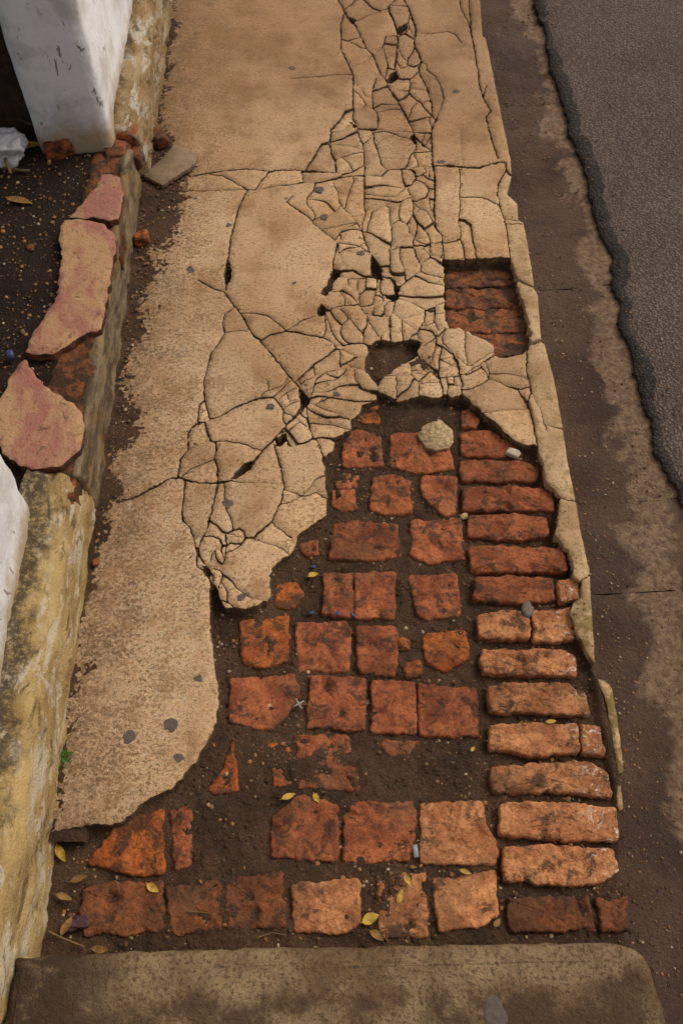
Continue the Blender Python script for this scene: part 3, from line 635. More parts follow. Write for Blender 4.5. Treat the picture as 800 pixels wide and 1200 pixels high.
def loops_of(es):
    nxt = {}
    for a, b in es: nxt.setdefault(a, []).append(b)
    out = []
    while nxt:
        s = next(iter(nxt)); loop = [s]; c = s; pd = None
        while True:
            o = nxt[c]
            if len(o) > 1 and pd:      # at a pinch turn left, staying with the same cell
                o.sort(key=lambda b: -(pd[0] * (b[1] - c[1]) - pd[1] * (b[0] - c[0])))
            b = o.pop(0)
            if not nxt[c]: del nxt[c]
            pd = (b[0] - c[0], b[1] - c[1]); c = b
            if c == s: break
            loop.append(c)
        out.append(np.array(loop, float))
    return out
def area(p): return 0.5 * np.sum(p[:, 0] * np.roll(p[:, 1], -1) - np.roll(p[:, 0], -1) * p[:, 1])
def smooth_loop(p, it, stepn):
    for _ in range(it): p = 0.25 * np.roll(p, 1, 0) + 0.5 * p + 0.25 * np.roll(p, -1, 0)
    p = p[::stepn] if len(p) > 14 * stepn else p[::max(1, len(p) // 12)]
    return p
def inset(p, d):
    t = np.roll(p, -1, 0) - np.roll(p, 1, 0); t /= (np.linalg.norm(t, axis=1)[:, None] + 1e-9)
    return p + d * np.stack([-t[:, 1], t[:, 0]], 1)

# ---- the bed under everything: one sheet that is deeper in the brick hole and heaped against the screed
def blur(a, r):
    for ax in (0, 1):
        c = np.cumsum(np.pad(a, [(r + 1, r) if k == ax else (0, 0) for k in (0, 1)], mode='edge'), axis=ax)
        a = (np.take(c, range(2 * r + 1, c.shape[ax]), ax) - np.take(c, range(0, c.shape[ax] - 2 * r - 1), ax)) / (2 * r + 1)
    return a
near = blur(blur(solid.astype(np.float32), 9), 9)
def sample(f, X, Y, out=0.0):
    i = np.clip(((X - GX0) / CELL).astype(int), 0, NX - 1); j = np.clip(((Y - GY0) / CELL).astype(int), 0, NY - 1)
    v = f[j, i]; return np.where((Y < GY0), out, v)
kerb_out = PL(kerb_px) + PL([(708, 800), (722, 850), (729, 905), (731, 960), (738, 1040), (742, 1100)])
ko = np.array(kerb_out)[::-1]
def kerb_x(y): return np.clip(np.interp(y, ko[:, 1], ko[:, 0]), 0.50, 0.60)
by = np.unique(np.concatenate([np.arange(0.0, 1.75, 0.004), np.arange(1.75, 2.3, 0.006), np.arange(2.3, 4.4, 0.02), [-3.0, -0.5, 6, 10, 30]]))
bt = np.linspace(0, 1, 285)
kx = np.where((by > 0.15) & (by < 3.3), kerb_x(by), KX)
kx = kx - 0.006
Xb = -0.575 + (kx[:, None] + 0.575) * bt[None, :]; Yb = np.repeat(by[:, None], len(bt), 1)
nr = sample(near, Xb, Yb)
def soil_z(X, Y, nr):
    z = -0.0352 + 0.010 * fbm(X, Y, 7, 3, 40) + 0.009 * fbm(X, Y, 36, 3, 50) + 0.004 * fbm(X, Y, 150, 2, 60)
    z = z - 0.005 * np.clip((X - 0.29) / 0.03, 0, 1) * (Y < 1.45)          # deep joints between the kerb bricks
    z = z + 0.016 * np.clip((X - 0.545) / 0.012, 0, 1) * (Y < 1.0)
    z = z - 0.006 * ((X > 0.21) & (Y > 1.55) & (Y < 2.0) & (nr < 0.9))
    edge_up = np.clip((nr - 0.05) / 0.6, 0, 1)
    z = z + (0.008 + 0.010 * fbm(X, Y, 30, 3, 70)) * edge_up * (X < 0.25)
    und = np.clip((nr - 0.40) / 0.2, 0, 1) * (Y > 0.3)
    z = z * (1 - und) + (-0.0105 + 0.006 * fbm(X, Y, 60, 3, 71)) * und
    c1 = P(458, 418); z = z + 0.011 * np.exp(-((X - c1[0]) ** 2 / 0.0064 + (Y - c1[1]) ** 2 / 0.0036))
    dd = (X - P(395, 880)[0]) ** 2 / 0.05 + (Y - P(470, 890)[1]) ** 2 / 0.004
    return z + 0.009 * np.exp(-dd) * (X < 0.3)
Zb = soil_z(Xb, Yb, nr)
Xb = np.concatenate([Xb, Xb[:, -1:] + 0.003, Xb[:, -1:] + 0.003], 1); Yb = np.concatenate([Yb, Yb[:, -1:], Yb[:, -1:]], 1)
Zb = np.concatenate([Zb, Zb[:, -1:] - 0.008, np.full_like(Zb[:, -1:], -0.2)], 1)
pave = tag(grid_mesh('pavement', Xb, Yb, Zb, M['soil']), kind='structure')

def add_piece(loops, depth, mats, name, tilt, seed, inner=None):
    """solid broken plate: slightly uneven top, worn arris, ragged sides"""
    rr = random.Random(seed)
    V, Fc, mi = [], [], []
    c0 = loops[0].mean(0)
    def zt(p): return tilt[2] + (p[0] - c0[0]) * tilt[0] + (p[1] - c0[1]) * tilt[1] + 0.0018 * mnoise.noise((p[0] * 11, p[1] * 11, 3.0)) + 0.0010 * mnoise.noise((p[0] * 45, p[1] * 45, 8.0))
    pts2, edges, owner = [], [], []
    for L in loops:
        n = len(L); I = inset(L, 0.0006); b = len(V)
        for p in I: V.append((p[0], p[1], zt(p) - 0.0004))
        for p in L: V.append((p[0], p[1], zt(p) - 0.0011 - 0.0012 * rr.random()))
        for p in inset(L, 0.0008): V.append((p[0], p[1], zt(p) - depth * (0.55 + 0.1 * rr.random())))
        for p in inset(L, 0.002): V.append((p[0], p[1], zt(p) - depth))
        for r in range(3):
            for i in range(n):
                k = (i + 1) % n
                Fc.append((b + r * n + i, b + (r + 1) * n + i, b + (r + 1) * n + k, b + r * n + k)); mi.append(0 if r == 0 else 1)
        q = len(pts2)
        for i, p in enumerate(I): pts2.append(Vector((p[0], p[1]))); owner.append(b + i); edges.append((q + i, q + (i + 1) % n))
    if inner is not None:
        for p in inner: pts2.append(Vector((p[0], p[1]))); owner.append(-1)
    vc, _, fc, ov, _, _ = delaunay_2d_cdt(pts2, edges, [], 4, 1e-7)
    ids_ = []
    for p, o_ in zip(vc, ov):
        w_ = [owner[q] for q in o_ if owner[q] >= 0]
        if w_: ids_.append(w_[0])
        else: ids_.append(len(V)); V.append((p[0], p[1], zt(p)))
    for f in fc:
        t = [ids_[q] for q in f]
        if len(set(t)) < 3: continue
        a, b_, c = (V[q] for q in t[:3])
        s = (b_[0] - a[0]) * (c[1] - a[1]) - (b_[1] - a[1]) * (c[0] - a[0])
        Fc.append(tuple(t if s > 0 else t[::-1])); mi.append(0)
    o = mesh_obj(name, V, Fc, mats, pave, mi, smooth=False)
    o.data.polygons.foreach_set('use_smooth', [len(p.vertices) == 3 for p in o.data.polygons])
    return o
_gx, _gy = np.meshgrid(np.arange(GX0 + 0.01, GX1, 0.017), np.arange(GY0 + 0.01, GY1, 0.017))
_rn = np.random.RandomState(3); _gx = _gx.ravel() + _rn.uniform(-.005, .005, _gx.size); _gy = _gy.ravel() + _rn.uniform(-.005, .005, _gy.size)
def _lab(x, y): return lab[np.clip(((y - GY0) / CELL).astype(int), 0, NY - 1), np.clip(((x - GX0) / CELL).astype(int), 0, NX - 1)]
_gl = _lab(_gx, _gy)
for _dx, _dy in ((.004, 0), (-.004, 0), (0, .004), (0, -.004), (.003, .003), (-.003, .003), (.003, -.003), (-.003, -.003)):
    _gl = np.where(_lab(_gx + _dx, _gy + _dy) == _gl, _gl, -1)
_inner = {}
for _x, _y, _l in zip(_gx.tolist(), _gy.tolist(), _gl.tolist()):
    if _l >= 0: _inner.setdefault(_l, []).append((_x, _y))
npiece = 0
for c, es in segs.items():
    Ls = loops_of(es); Ls.sort(key=lambda p: -abs(area(p)))
    keep = [Ls[0]] + [l for l in Ls[1:] if abs(area(l)) > 30]
    A = abs(area(Ls[0])) * CELL * CELL
    W = []
    for l in keep:
        l = smooth_loop(l, 4, 3 if A > 0.002 else 2)
        W.append(np.stack([GX0 + l[:, 0] * CELL, GY0 + l[:, 1] * CELL], 1))
    cx, cy = W[0].mean(0); mx = W[0][:, 0].max()
    kerbish = W[0][:, 0].min() > 0.43 and abs(mx - kerb_x(cy)) < 0.03
    rr = random.Random(c * 7 + 1)
    size = math.sqrt(A)
    if size < 0.18:
        q = min(1.0, 0.05 / size); lim = 0.0055 / max(size, 0.05)
        tl = (rr.uniform(-lim, lim), rr.uniform(-lim, lim), rr.uniform(-0.0065, 0.0018) * q)
    else: tl = (0, 0, rr.uniform(-0.001, 0.0005))
    add_piece(W, 0.13 if kerbish else 0.034, [M['kerb'] if kerbish else M['concrete'], M['kerb'] if kerbish else M['broken']],
              'kerb_piece' if kerbish else 'concrete_piece', tl, c, _inner.get(c))
    npiece += 1
print('pieces', npiece)
def flat_piece(px, name, mat, z, depth, tilt=(0, 0), side=None, world=False, seed=0, parent=None):
    rr = random.Random(seed)
    pts = px if world else PL(px, z)
    pts = np.array(rough_line(pts, 0.001, 0.008, True))
    if area(pts) < 0: pts = pts[::-1]
    return add_piece([pts], depth, [mat, side or mat], name, (tilt[0], tilt[1], z), seed)
# narrow slips of kerb render left standing along the brick course
flat_piece([(700, 796), (708, 797), (716, 806), (722, 838), (728, 880), (730, 905), (724, 907), (719, 878), (714, 845), (708, 816)], 'kerb_piece', M['kerb'], -0.022, 0.11, seed=3)
flat_piece([(720, 922), (727, 920), (730, 948), (725, 950)], 'kerb_piece', M['kerb'], -0.026, 0.1, seed=4)
# the path goes on past the frame
for a, b in ((4.31, 7.2), (7.205, 12), (12.005, 30)):
    flat_piece([(-0.575, a), (KX, a), (KX, b), (-0.575, b)], 'concrete_piece', M['concrete'], -0.0005, 0.034, world=True, side=M['broken'], seed=5)

# ================================================================== BRICKS
def brick(px, ztop=-0.028, mat='red', seed=0, rough=1.0, parent=None, world=None, depth=0.055, tilt=None, name='brick'):
    rr = random.Random(seed)
    zpl = ztop
    pts = world or PL(px, zpl)
    L = []
    for a, b in zip(pts, pts[1:] + pts[:1]):
        d = math.hypot(b[0] - a[0], b[1] - a[1]); n = max(2, int(d / 0.0042))
        for k in range(n): L.append((a[0] + (b[0] - a[0]) * k / n, a[1] + (b[1] - a[1]) * k / n))
    L = np.array(L)
    if area(L) < 0: L = L[::-1]
    for _ in range(2): L = 0.2 * np.roll(L, 1, 0) + 0.6 * L + 0.2 * np.roll(L, -1, 0)
    n = len(L)
    j = np.array([mnoise.noise((p[0] * 60 + seed, p[1] * 60, 1.0)) * 0.0040 + mnoise.noise((p[0] * 150 + seed, p[1] * 150, 2.0)) * 0.0026 + mnoise.noise((p[0] * 24 + seed, p[1] * 24, 7.0)) * 0.004 for p in L]) * rough
    t = np.roll(L, -1, 0) - np.roll(L, 1, 0); t /= np.linalg.norm(t, axis=1)[:, None] + 1e-9
    nor = np.stack([-t[:, 1], t[:, 0]], 1)
    B = L + nor * (j[:, None] - 0.0022)
    c = B.mean(0)
    tx, ty = tilt or (rr.uniform(-0.025, 0.025), rr.uniform(-0.025, 0.025))
    I1 = B + nor * 0.0018; I2 = B + nor * 0.0052
    rings = [(B + nor * 0.002, -depth), (B, -0.018), (B + nor * 0.0004, -0.0055), (I1, -0.0014), (I2, -0.0002)]
    for s in (0.92, 0.8, 0.67, 0.53, 0.38, 0.2): rings.append((c + (I2 - c) * s, 0.0))
    V = []
    for k, (ring, dz) in enumerate(rings):
        for p in ring:
            z = ztop + dz + (p[0] - c[0]) * tx + (p[1] - c[1]) * ty
            if k >= 2:
                q = (p[0], p[1], seed * 0.37)
                z += rough * (0.0036 * n3(q, 24, seed) + 0.0024 * n3(q, 75, seed) + 0.0014 * n3(q, 170, seed))
                e = mnoise.noise((p[0] * 34 + seed * 2, p[1] * 34, 9.0))
                if e > 0.26: z -= rough * 0.022 * (e - 0.26)          # chipped hollows
            V.append((p[0], p[1], z))
    V.append((c[0], c[1], ztop + rough * 0.0042 * n3((c[0], c[1], seed * 0.37), 28, seed)))
    Fc = []
    for r in range(len(rings) - 1):
        for i in range(n):
            k = (i + 1) % n; Fc.append((r * n + i, r * n + k, (r + 1) * n + k, (r + 1) * n + i))
    r = len(rings) - 1
    for i in range(n): Fc.append((r * n + i, r * n + (i + 1) % n, len(V) - 1))
    return mesh_obj(name, V, Fc, M[mat] if isinstance(mat, str) else mat, parent if parent is not None else pave, smooth=True)
K = -0.018
BR = [
 # edge course beside the gutter
 ([(541,481),(552,480),(562,492),(556,502),(541,498)], -0.0285, 'red'), ([(538,507),(575,505),(600,519),(612,533),(575,534),(540,532)], -0.028, 'red'),
 ([(539,540),(600,538),(634,548),(628,562),(580,564),(541,562)], -0.028, 'red'), ([(543,571),(600,569),(646,574),(649,597),(600,597),(543,597)], -0.024, 'red'),
 ([(549,604),(600,601),(640,606),(643,627),(600,631),(548,628)], -0.022, 'red'), ([(550,641),(600,639),(660,643),(664,668),(600,669),(552,668)], K, 'red'),
 ([(556,677),(600,674),(648,677),(650,702),(610,707),(556,701)], K, 'red'), ([(653,678),(677,677),(680,701),(655,704)], -0.010, 'tan'),
 ([(559,721),(590,716),(619,715),(622,747),(562,746)], K, 'tan'), ([(624,716),(667,713),(674,748),(626,752)], K, 'tan'),
 ([(564,760),(620,761),(655,759),(673,769),(675,790),(620,790),(566,787)], K, 'tan'), ([(572,804),(600,799),(665,801),(686,811),(690,836),(640,835),(573,832)], K, 'tan'),
 ([(573,850),(620,846),(677,848),(679,881),(630,885),(575,877)], K, 'tan'), ([(680,848),(703,850),(708,884),(682,881)], K, 'tan'),
 ([(574,899),(620,894),(690,893),(712,904),(715,933),(650,927),(578,927)], K, 'tan'), ([(586,941),(650,939),(722,947),(725,985),(660,983),(584,977)], K, 'tan'),
 ([(589,991),(650,991),(718,995),(723,1018),(702,1036),(650,1036),(591,1030)], K, 'tan'), ([(594,1052),(690,1049),(696,1088),(600,1093)], -0.0265, 'dark'), ([(700,1054),(734,1051),(738,1088),(704,1091)], -0.0265, 'dark'),
 # wet bricks in the kerb hole
 ([(522,317),(605,315),(609,334),(522,337)], -0.037, 'wet'), ([(522,340),(609,338),(614,361),(522,360)], -0.035, 'wet'), ([(522,363),(614,363),(617,388),(552,390),(522,381)], -0.035, 'wet'), ([(548,392),(620,391),(621,414),(575,418)], -0.036, 'wet'),
 # field bricks, row by row toward the step
 ([(418,493),(432,478),(442,464),(445,496)], -0.0275, 'orange'), ([(451,475),(471,473),(471,495),(451,494)], -0.0315, 'red'),
 ([(403,507),(420,503),(446,508),(448,546),(400,547)], -0.029, 'red'), ([(457,508),(500,505),(529,530),(531,549),(485,553),(458,547)], -0.029, 'red'),
 ([(394,556),(420,553),(420,572),(394,572)], -0.0295, 'red'), ([(391,574),(415,573),(419,596),(402,600),(389,591)], -0.0275, 'red'),
 ([(437,560),(458,556),(480,560),(483,600),(455,603),(433,597)], -0.029, 'red'), ([(494,556),(535,558),(534,600),(521,604),(500,586),(492,575)], -0.028, 'red'),
 ([(391,614),(420,609),(466,614),(469,650),(440,657),(386,654)], -0.025, 'red'), ([(482,610),(540,606),(544,655),(500,659),(482,651)], -0.027, 'red'),
 ([(380,672),(414,671),(413,722),(377,719)], -0.027, 'red'), ([(416,671),(462,670),(462,724),(415,723)], -0.026, 'red'), ([(480,675),(535,672),(539,720),(502,725),(488,717)], -0.028, 'red'),
 ([(322,683),(350,682),(356,695),(345,712),(322,712)], -0.0285, 'orange'), ([(348,638),(372,631),(373,648),(356,651)], -0.0285, 'red'),
 ([(280,728),(338,722),(338,775),(320,781),(284,778)], -0.0275, 'orange'), ([(346,730),(405,728),(412,740),(408,785),(350,785)], -0.028, 'red'), ([(418,734),(460,732),(468,748),(462,791),(420,787)], -0.029, 'red'), ([(496,742),(545,738),(549,770),(522,787),(498,777)], -0.0280, 'orange'),
 ([(468,748),(479,749),(480,760),(469,761)], -0.0275, 'orange'), ([(474,775),(492,773),(494,791),(475,793)], -0.0275, 'orange'),
 ([(270,795),(345,789),(352,815),(332,842),(318,854),(268,846)], -0.0265, 'red'), ([(363,791),(428,795),(427,856),(360,853)], -0.027, 'red'), ([(436,797),(486,797),(488,859),(436,858)], -0.026, 'red'), ([(491,802),(558,805),(561,863),(492,861)], -0.026, 'red'),
 ([(244,926),(262,900),(273,864),(279,925),(258,930)], -0.0275, 'orange'), ([(313,872),(335,863),(342,890),(346,915),(322,923)], -0.0285, 'orange'), ([(346,861),(407,861),(411,880),(425,896),(420,926),(350,923)], -0.028, 'red'), ([(438,866),(492,868),(478,886),(455,884)], -0.0290, 'red'),
 ([(104,1010),(140,958),(191,948),(193,1023),(158,1027)], -0.0275, 'orange'), ([(199,949),(224,943),(224,1012),(204,1020)], -0.0285, 'red'),
 ([(319,955),(352,931),(396,944),(396,1009),(340,1005),(317,1003)], -0.026, 'red'), ([(403,941),(484,939),(487,965),(478,1009),(402,1009)], -0.026, 'red'), ([(491,941),(565,939),(569,965),(583,985),(579,1012),(493,1011)], -0.025, 'tan'),
 ([(95,1038),(190,1034),(196,1090),(98,1096)], -0.0275, 'dark'), ([(194,1040),(258,1031),(259,1089),(204,1093)], -0.0265, 'dark'), ([(264,1029),(332,1021),(336,1086),(267,1091)], -0.029, 'dark'),
 ([(341,1037),(420,1029),(423,1084),(405,1093),(345,1091)], -0.026, 'tan'), ([(441,1035),(470,1024),(499,1021),(501,1096),(444,1099)], -0.027, 'tan'), ([(507,1029),(580,1021),(583,1070),(560,1086),(514,1091)], -0.026, 'tan'),
]
for i, (px, z, m) in enumerate(BR): brick(px, z, m, seed=i + 1, rough=1.35 if m in ('wet', 'dark') else 1.0)

# ================================================================== SOIL washed against the house side
se = PL([(214, -60), (207, 0), (203, 60), (196, 120), (196, 160), (222, 190), (228, 232), (205, 262), (192, 300), (181, 340), (173, 380), (160, 430), (152, 465), (172, 482), (163, 503), (140, 545),
         (143, 582), (134, 602), (122, 650), (110, 690), (101, 740), (90, 820), (80, 870), (70, 930), (63, 972)])
sex = np.array(se)[::-1]
gy = np.arange(0.38, 4.3, 0.0045); gt = np.arange(-0.60, -0.18, 0.0045)
X, Yq = np.meshgrid(gt, gy)
bx = np.interp(Yq, sex[:, 1], sex[:, 0])
dist = bx - X
Zq = np.clip(dist * 0.10, -0.03, 0.014) + 0.006 * fbm(X, Yq, 16, 4, 81) + 0.004 * vn(X, Yq, 130, 91) + 0.004 * vn(X, Yq, 210, 92) - 0.0008
Zq = np.where(dist < -0.06, -0.03, Zq)
soil = grid_mesh('soil_drift', X, Yq, Zq, M['soil'])
bm = bmesh.new(); bm.from_mesh(soil.data)
bmesh.ops.delete(bm, geom=[f for f in bm.faces if max(v.co.z for v in f.verts) < -0.008], context='FACES')
bm.to_mesh(soil.data); bm.free()
tag(soil, 'dark damp soil washed along the foot of the wall', 'soil', kind='stuff')

# ================================================================== STEP in front
sp = [P(15, 1121, 0.1), P(48, 1119, 0.1), P(200, 1112, 0.1), P(400, 1108, 0.1), P(600, 1104, 0.1), P(700, 1103, 0.1), P(728, 1105, 0.1), P(746, 1111, 0.1), P(757, 1120, 0.1), P(764, 1135, 0.1), P(772, 1160, 0.1), P(784, 1200, 0.1)]
e = sp[-1]; sp += [(e[0] + 0.01, e[1] - 0.1), (e[0] + 0.012, -0.5), (e[0] + 0.012, -1.8), (-0.60, -1.8), (-0.56, -0.3)]
pts = np.array(rough_line(sp, 0.0012, 0.02, True))
if area(pts) < 0: pts = pts[::-1]
nb = len(pts)
V, Fc = [], []
prof = [(0.028, 0.0), (0.016, -0.0012), (0.007, -0.005), (0.002, -0.012), (0.0, -0.024), (0.0, -0.24)]
for d, dz in prof:
    for k, p in enumerate(inset(pts, d)):
        V.append((p[0], p[1], 0.1 + dz + 0.0022 * n3((p[0], p[1], dz * 3), 30, 4)))
for r in range(len(prof) - 1):
    for i in range(nb):
        k = (i + 1) % nb; Fc.append((r * nb + i, (r + 1) * nb + i, (r + 1) * nb + k, r * nb + k))
Fc.append(tuple(range(nb)))
step = mesh_obj('concrete_step', V, Fc, M['step'])
step.data.polygons.foreach_set('use_smooth', [i < len(Fc) - 1 for i in range(len(Fc))])
tag(step, 'raised grimy concrete step with rounded street corner below the exposed bricks', 'step')

# ================================================================== WALLS AND PLINTHS on the house side
def rough_box(name, x0, x1, y0, y1, z0, z1, res, rad, amp, mat, parent, seed=0, freq=14):
    V, Fc = [], []; key = {}
    lo = (x0, y0, z0); hi = (x1, y1, z1)
    n = [max(1, int(round((hi[k] - lo[k]) / res[k]))) for k in range(3)]
    def vid(i):
        if i in key: return key[i]
        p = [lo[k] + (hi[k] - lo[k]) * i[k] / n[k] for k in range(3)]
        q = [min(max(p[k], lo[k] + rad), hi[k] - rad) for k in range(3)]
        d = Vector(p) - Vector(q)
        if d.length > 1e-6: d = d.normalized() * rad
        v = Vector(q) + d
        nn = d.normalized() if d.length > 1e-6 else Vector((0, 0, 0))
        if nn.length < 0.5:
            nn = Vector([(-1 if i[k] == 0 else 1 if i[k] == n[k] else 0) for k in range(3)]).normalized()
        v += nn * amp * (n3(v, freq, seed) + 0.5 * n3(v, freq * 2.7, seed) + 0.3 * n3(v, freq * 6, seed))
        key[i] = len(V); V.append(v); return key[i]
    for ax in range(3):
        a, b = [k for k in range(3) if k != ax]
        for side in (0, n[ax]):
            for i in range(n[a]):
                for j in range(n[b]):
                    q = []
                    for di, dj in ((0, 0), (1, 0), (1, 1), (0, 1)):
                        t = [0, 0, 0]; t[ax] = side; t[a] = i + di; t[b] = j + dj; q.append(vid(tuple(t)))
                    Fc.append(q)
    o = mesh_obj(name, V, Fc, mat, smooth=True); fix_normals(o)
    if parent: child_local(o, parent)
    return o
def plinth(name, prof, y0, y1, dy, mat, parent, seed, amp=0.006):
    ys_ = np.arange(y0, y1 + dy / 2, dy); pr = []
    for (a, b), (c, d) in zip(prof[:-1], prof[1:]):
        m = max(1, int(math.hypot(c - a, d - b) / 0.009))
        for k in range(m): pr.append((a + (c - a) * k / m, b + (d - b) * k / m))
    pr.append(prof[-1]); pr = np.array(pr)
    for _ in range(2): pr[1:-1] = 0.25 * pr[:-2] + 0.5 * pr[1:-1] + 0.25 * pr[2:]
    t = np.gradient(pr, axis=0); t /= np.linalg.norm(t, axis=1)[:, None]; nn = np.stack([t[:, 1], -t[:, 0]], 1) * -1
    V, Fc = [], []; m = len(pr)
    for j, y in enumerate(ys_):
        fe = min(1.0, max(0.0, min(j, len(ys_) - 1 - j) / 5))
        for k in range(m):
            q = (pr[k][0], y, pr[k][1])
            d = amp * (1.3 * n3(q, 9, seed) + 0.9 * n3(q, 30, seed) + 0.5 * n3(q, 85, seed))
            cr = n3((q[0] * 1.6, q[1] * 0.4, q[2] * 1.6), 26, seed + 4)
            d -= amp * 1.6 * max(0, 0.12 - abs(cr)) / 0.12 * (1 if n3(q, 7, seed + 9) > 0 else 0)
            V.append((pr[k][0] + nn[k][0] * d, y + (0.012 * n3(q, 25, seed + 3) if fe < 1 else 0), pr[k][1] + nn[k][1] * d - (1 - fe) * 0.02))
    for j in range(len(ys_) - 1):
        for k in range(m - 1): Fc.append((j * m + k, j * m + k + 1, (j + 1) * m + k + 1, (j + 1) * m + k))
    for s in (0, len(ys_) - 1):
        b = len(V); y = ys_[s]; V += [(pr[0][0] - 0.03, y, pr[0][1] - 0.05), (pr[0][0] - 0.03, y, pr[-1][1])]
        ring = [s * m + k for k in range(m)] + [b + 1, b]
        Fc.append(tuple(ring if s else ring[::-1]))
    o = mesh_obj(name, V, Fc, mat, smooth=True); fix_normals(o); child_local(o, parent); return o

near_wall = tag(empty('garden_wall', (-0.73, 0.0, 0)), 'white limewashed wall end on a flaking ochre plinth beside the concrete step', 'wall')
rough_box('wall_face', -0.85, -0.632, -2.4, 1.032, 0.10, 2.35, (0.04, 0.028, 0.03), 0.02, 0.006, M['white'], near_wall, 3)
plinth('plinth', [(-0.66, 0.19), (-0.632, 0.183), (-0.605, 0.172), (-0.585, 0.17), (-0.567, 0.158), (-0.556, 0.13), (-0.550, 0.06), (-0.548, -0.06)], -2.4, 1.125, 0.009, M['plinth'], near_wall, 5, 0.0062)
far_wall = tag(empty('garden_wall', (-0.70, 3.0, 0)), 'white wall end with dirty grey side standing by the dark timber gate', 'wall')
rough_box('wall_face', -0.808, -0.600, 2.243, 6.4, 0.12, 2.35, (0.03, 0.03, 0.03), 0.012, 0.004, M['white'], far_wall, 8)
plinth('plinth', [(-0.63, 0.205), (-0.600, 0.20), (-0.575, 0.19), (-0.548, 0.182), (-0.530, 0.165), (-0.524, 0.12), (-0.525, 0.05), (-0.53, -0.05)], 2.30, 6.4, 0.012, M['plinthfar'], far_wall, 15, 0.006)
def rock(name, c, size, mat, seed, rot=0.0, flat=1.0, sub=3, rough=0.28):
    bm = bmesh.new(); bmesh.ops.create_icosphere(bm, subdivisions=sub, radius=1.0)
    for v in bm.verts:
        p = v.co.copy(); s = 1 + rough * n3(p, 0.9, seed) + rough * 0.5 * n3(p, 2.4, seed) + rough * 0.2 * n3(p, 6, seed)
        p = Vector((max(-0.72, min(0.72, p.x)), max(-0.72, min(0.72, p.y)), max(-0.72, min(0.72, p.z)))) * s * 1.2
        x, y = p.x * size[0], p.y * size[1]
        v.co = (x * math.cos(rot) - y * math.sin(rot), x * math.sin(rot) + y * math.cos(rot), p.z * size[2])
    me = bpy.data.meshes.new(name); bm.to_mesh(me); bm.free(); me.materials.append(mat)
    me.polygons.foreach_set('use_smooth', [True] * len(me.polygons))
    zmin = min(v.co.z for v in me.vertices)
    for v in me.vertices: v.co.z -= zmin
    o = bpy.data.objects.new(name, me); C.objects.link(o); o.location = c; return o
def at(px, z): 
    a = P(px[0], px[1], z); return (a[0], a[1], z)
# bricks showing through the broken foot of the far wall
for i, (px, z, s, m) in enumerate((((150, 155), 0.11, (0.034, 0.05, 0.03), 'red'), ((157, 182), 0.06, (0.026, 0.05, 0.035), 'dark'), ((136, 178), 0.12, (0.034, 0.045, 0.02), 'dark'), ((70, 178), 0.10, (0.045, 0.02, 0.045), 'orange'))):
    c = at(px, z + s[2]); o = rock('brick', (c[0], c[1], z), s, M[m], i + 40, 0.1 * i, rough=0.18)
    o.parent = far_wall; o.location = Vector(o.location) - Vector(far_wall.location)

low = tag(empty('low_wall', (-0.62, 1.65, 0)), 'low crumbling sill wall with broken pink cement caps between the white wall ends', 'low wall')
rough_box('core', -0.665, -0.556, 1.06, 2.30, -0.04, 0.146, (0.014, 0.014, 0.014), 0.02, 0.012, M['rubble'], low, 21, 20)
rough_box('side_render', -0.575, -0.545, 1.12, 2.26, -0.05, 0.15, (0.012, 0.012, 0.012), 0.012, 0.008, M['face'], low, 22, 16)
def cap(px, z, th, seed, tilt=(0, 0)):
    pts = np.array(rough_line(PL(px, z), 0.004, 0.006, True))
    for _ in range(2): pts = 0.25 * np.roll(pts, 1, 0) + 0.5 * pts + 0.25 * np.roll(pts, -1, 0)
    if area(pts) < 0: pts = pts[::-1]
    rr = random.Random(seed); inn = []
    x0, y0 = pts.min(0); x1, y1 = pts.max(0); q = np.roll(pts, -1, 0)
    for _ in range(700):
        x, y = rr.uniform(x0, x1), rr.uniform(y0, y1)
        c = (pts[:, 1] <= y) != (q[:, 1] <= y)
        xs = pts[c, 0] + (y - pts[c, 1]) / (q[c, 1] - pts[c, 1]) * (q[c, 0] - pts[c, 0])
        if (xs > x).sum() % 2 and np.hypot(pts[:, 0] - x, pts[:, 1] - y).min() > 0.005 and all(math.hypot(x - a_, y - b_) > 0.008 for a_, b_ in inn): inn.append((x, y))
    o = add_piece([pts], th, [M['cap'], M['rubble']], 'cap_stone', (tilt[0], tilt[1], z), seed, inn)
    o.parent = None; child_local(o, low); return o
cap([(80, 254), (95, 240), (110, 222), (120, 204), (140, 206), (144, 225), (140, 257), (118, 256)], 0.172, 0.026, 1)
cap([(74, 258), (105, 259), (122, 263), (135, 275), (137, 292), (131, 312), (126, 345), (118, 386), (102, 389), (86, 399), (62, 414), (28, 413), (45, 380), (66, 350), (72, 310), (70, 280)], 0.172, 0.026, 2, (-0.01, 0.01))
cap([(28, 419), (42, 440), (60, 458), (80, 470), (95, 480), (101, 500), (92, 530), (74, 545), (40, 550), (10, 541), (-5, 515), (-22, 500), (2, 465), (13, 440)], 0.17, 0.026, 3, (0.0, -0.01))
for i, (px, z, m) in enumerate((([(64, 412), (88, 403), (116, 394), (110, 440), (72, 436)], 0.146, 'dark'), ([(80, 440), (110, 442), (106, 474), (90, 474)], 0.142, 'dark'), ([(40, 556), (76, 550), (92, 540), (84, 590), (48, 592)], 0.14, 'wet'), ([(134, 258), (142, 262), (140, 300), (134, 290)], 0.14, 'dark'))):
    o = brick(px, z, m, seed=70 + i, rough=1.6, parent=low); o.data.transform(__import__('mathutils').Matrix.Translation(-Vector(low.location)))

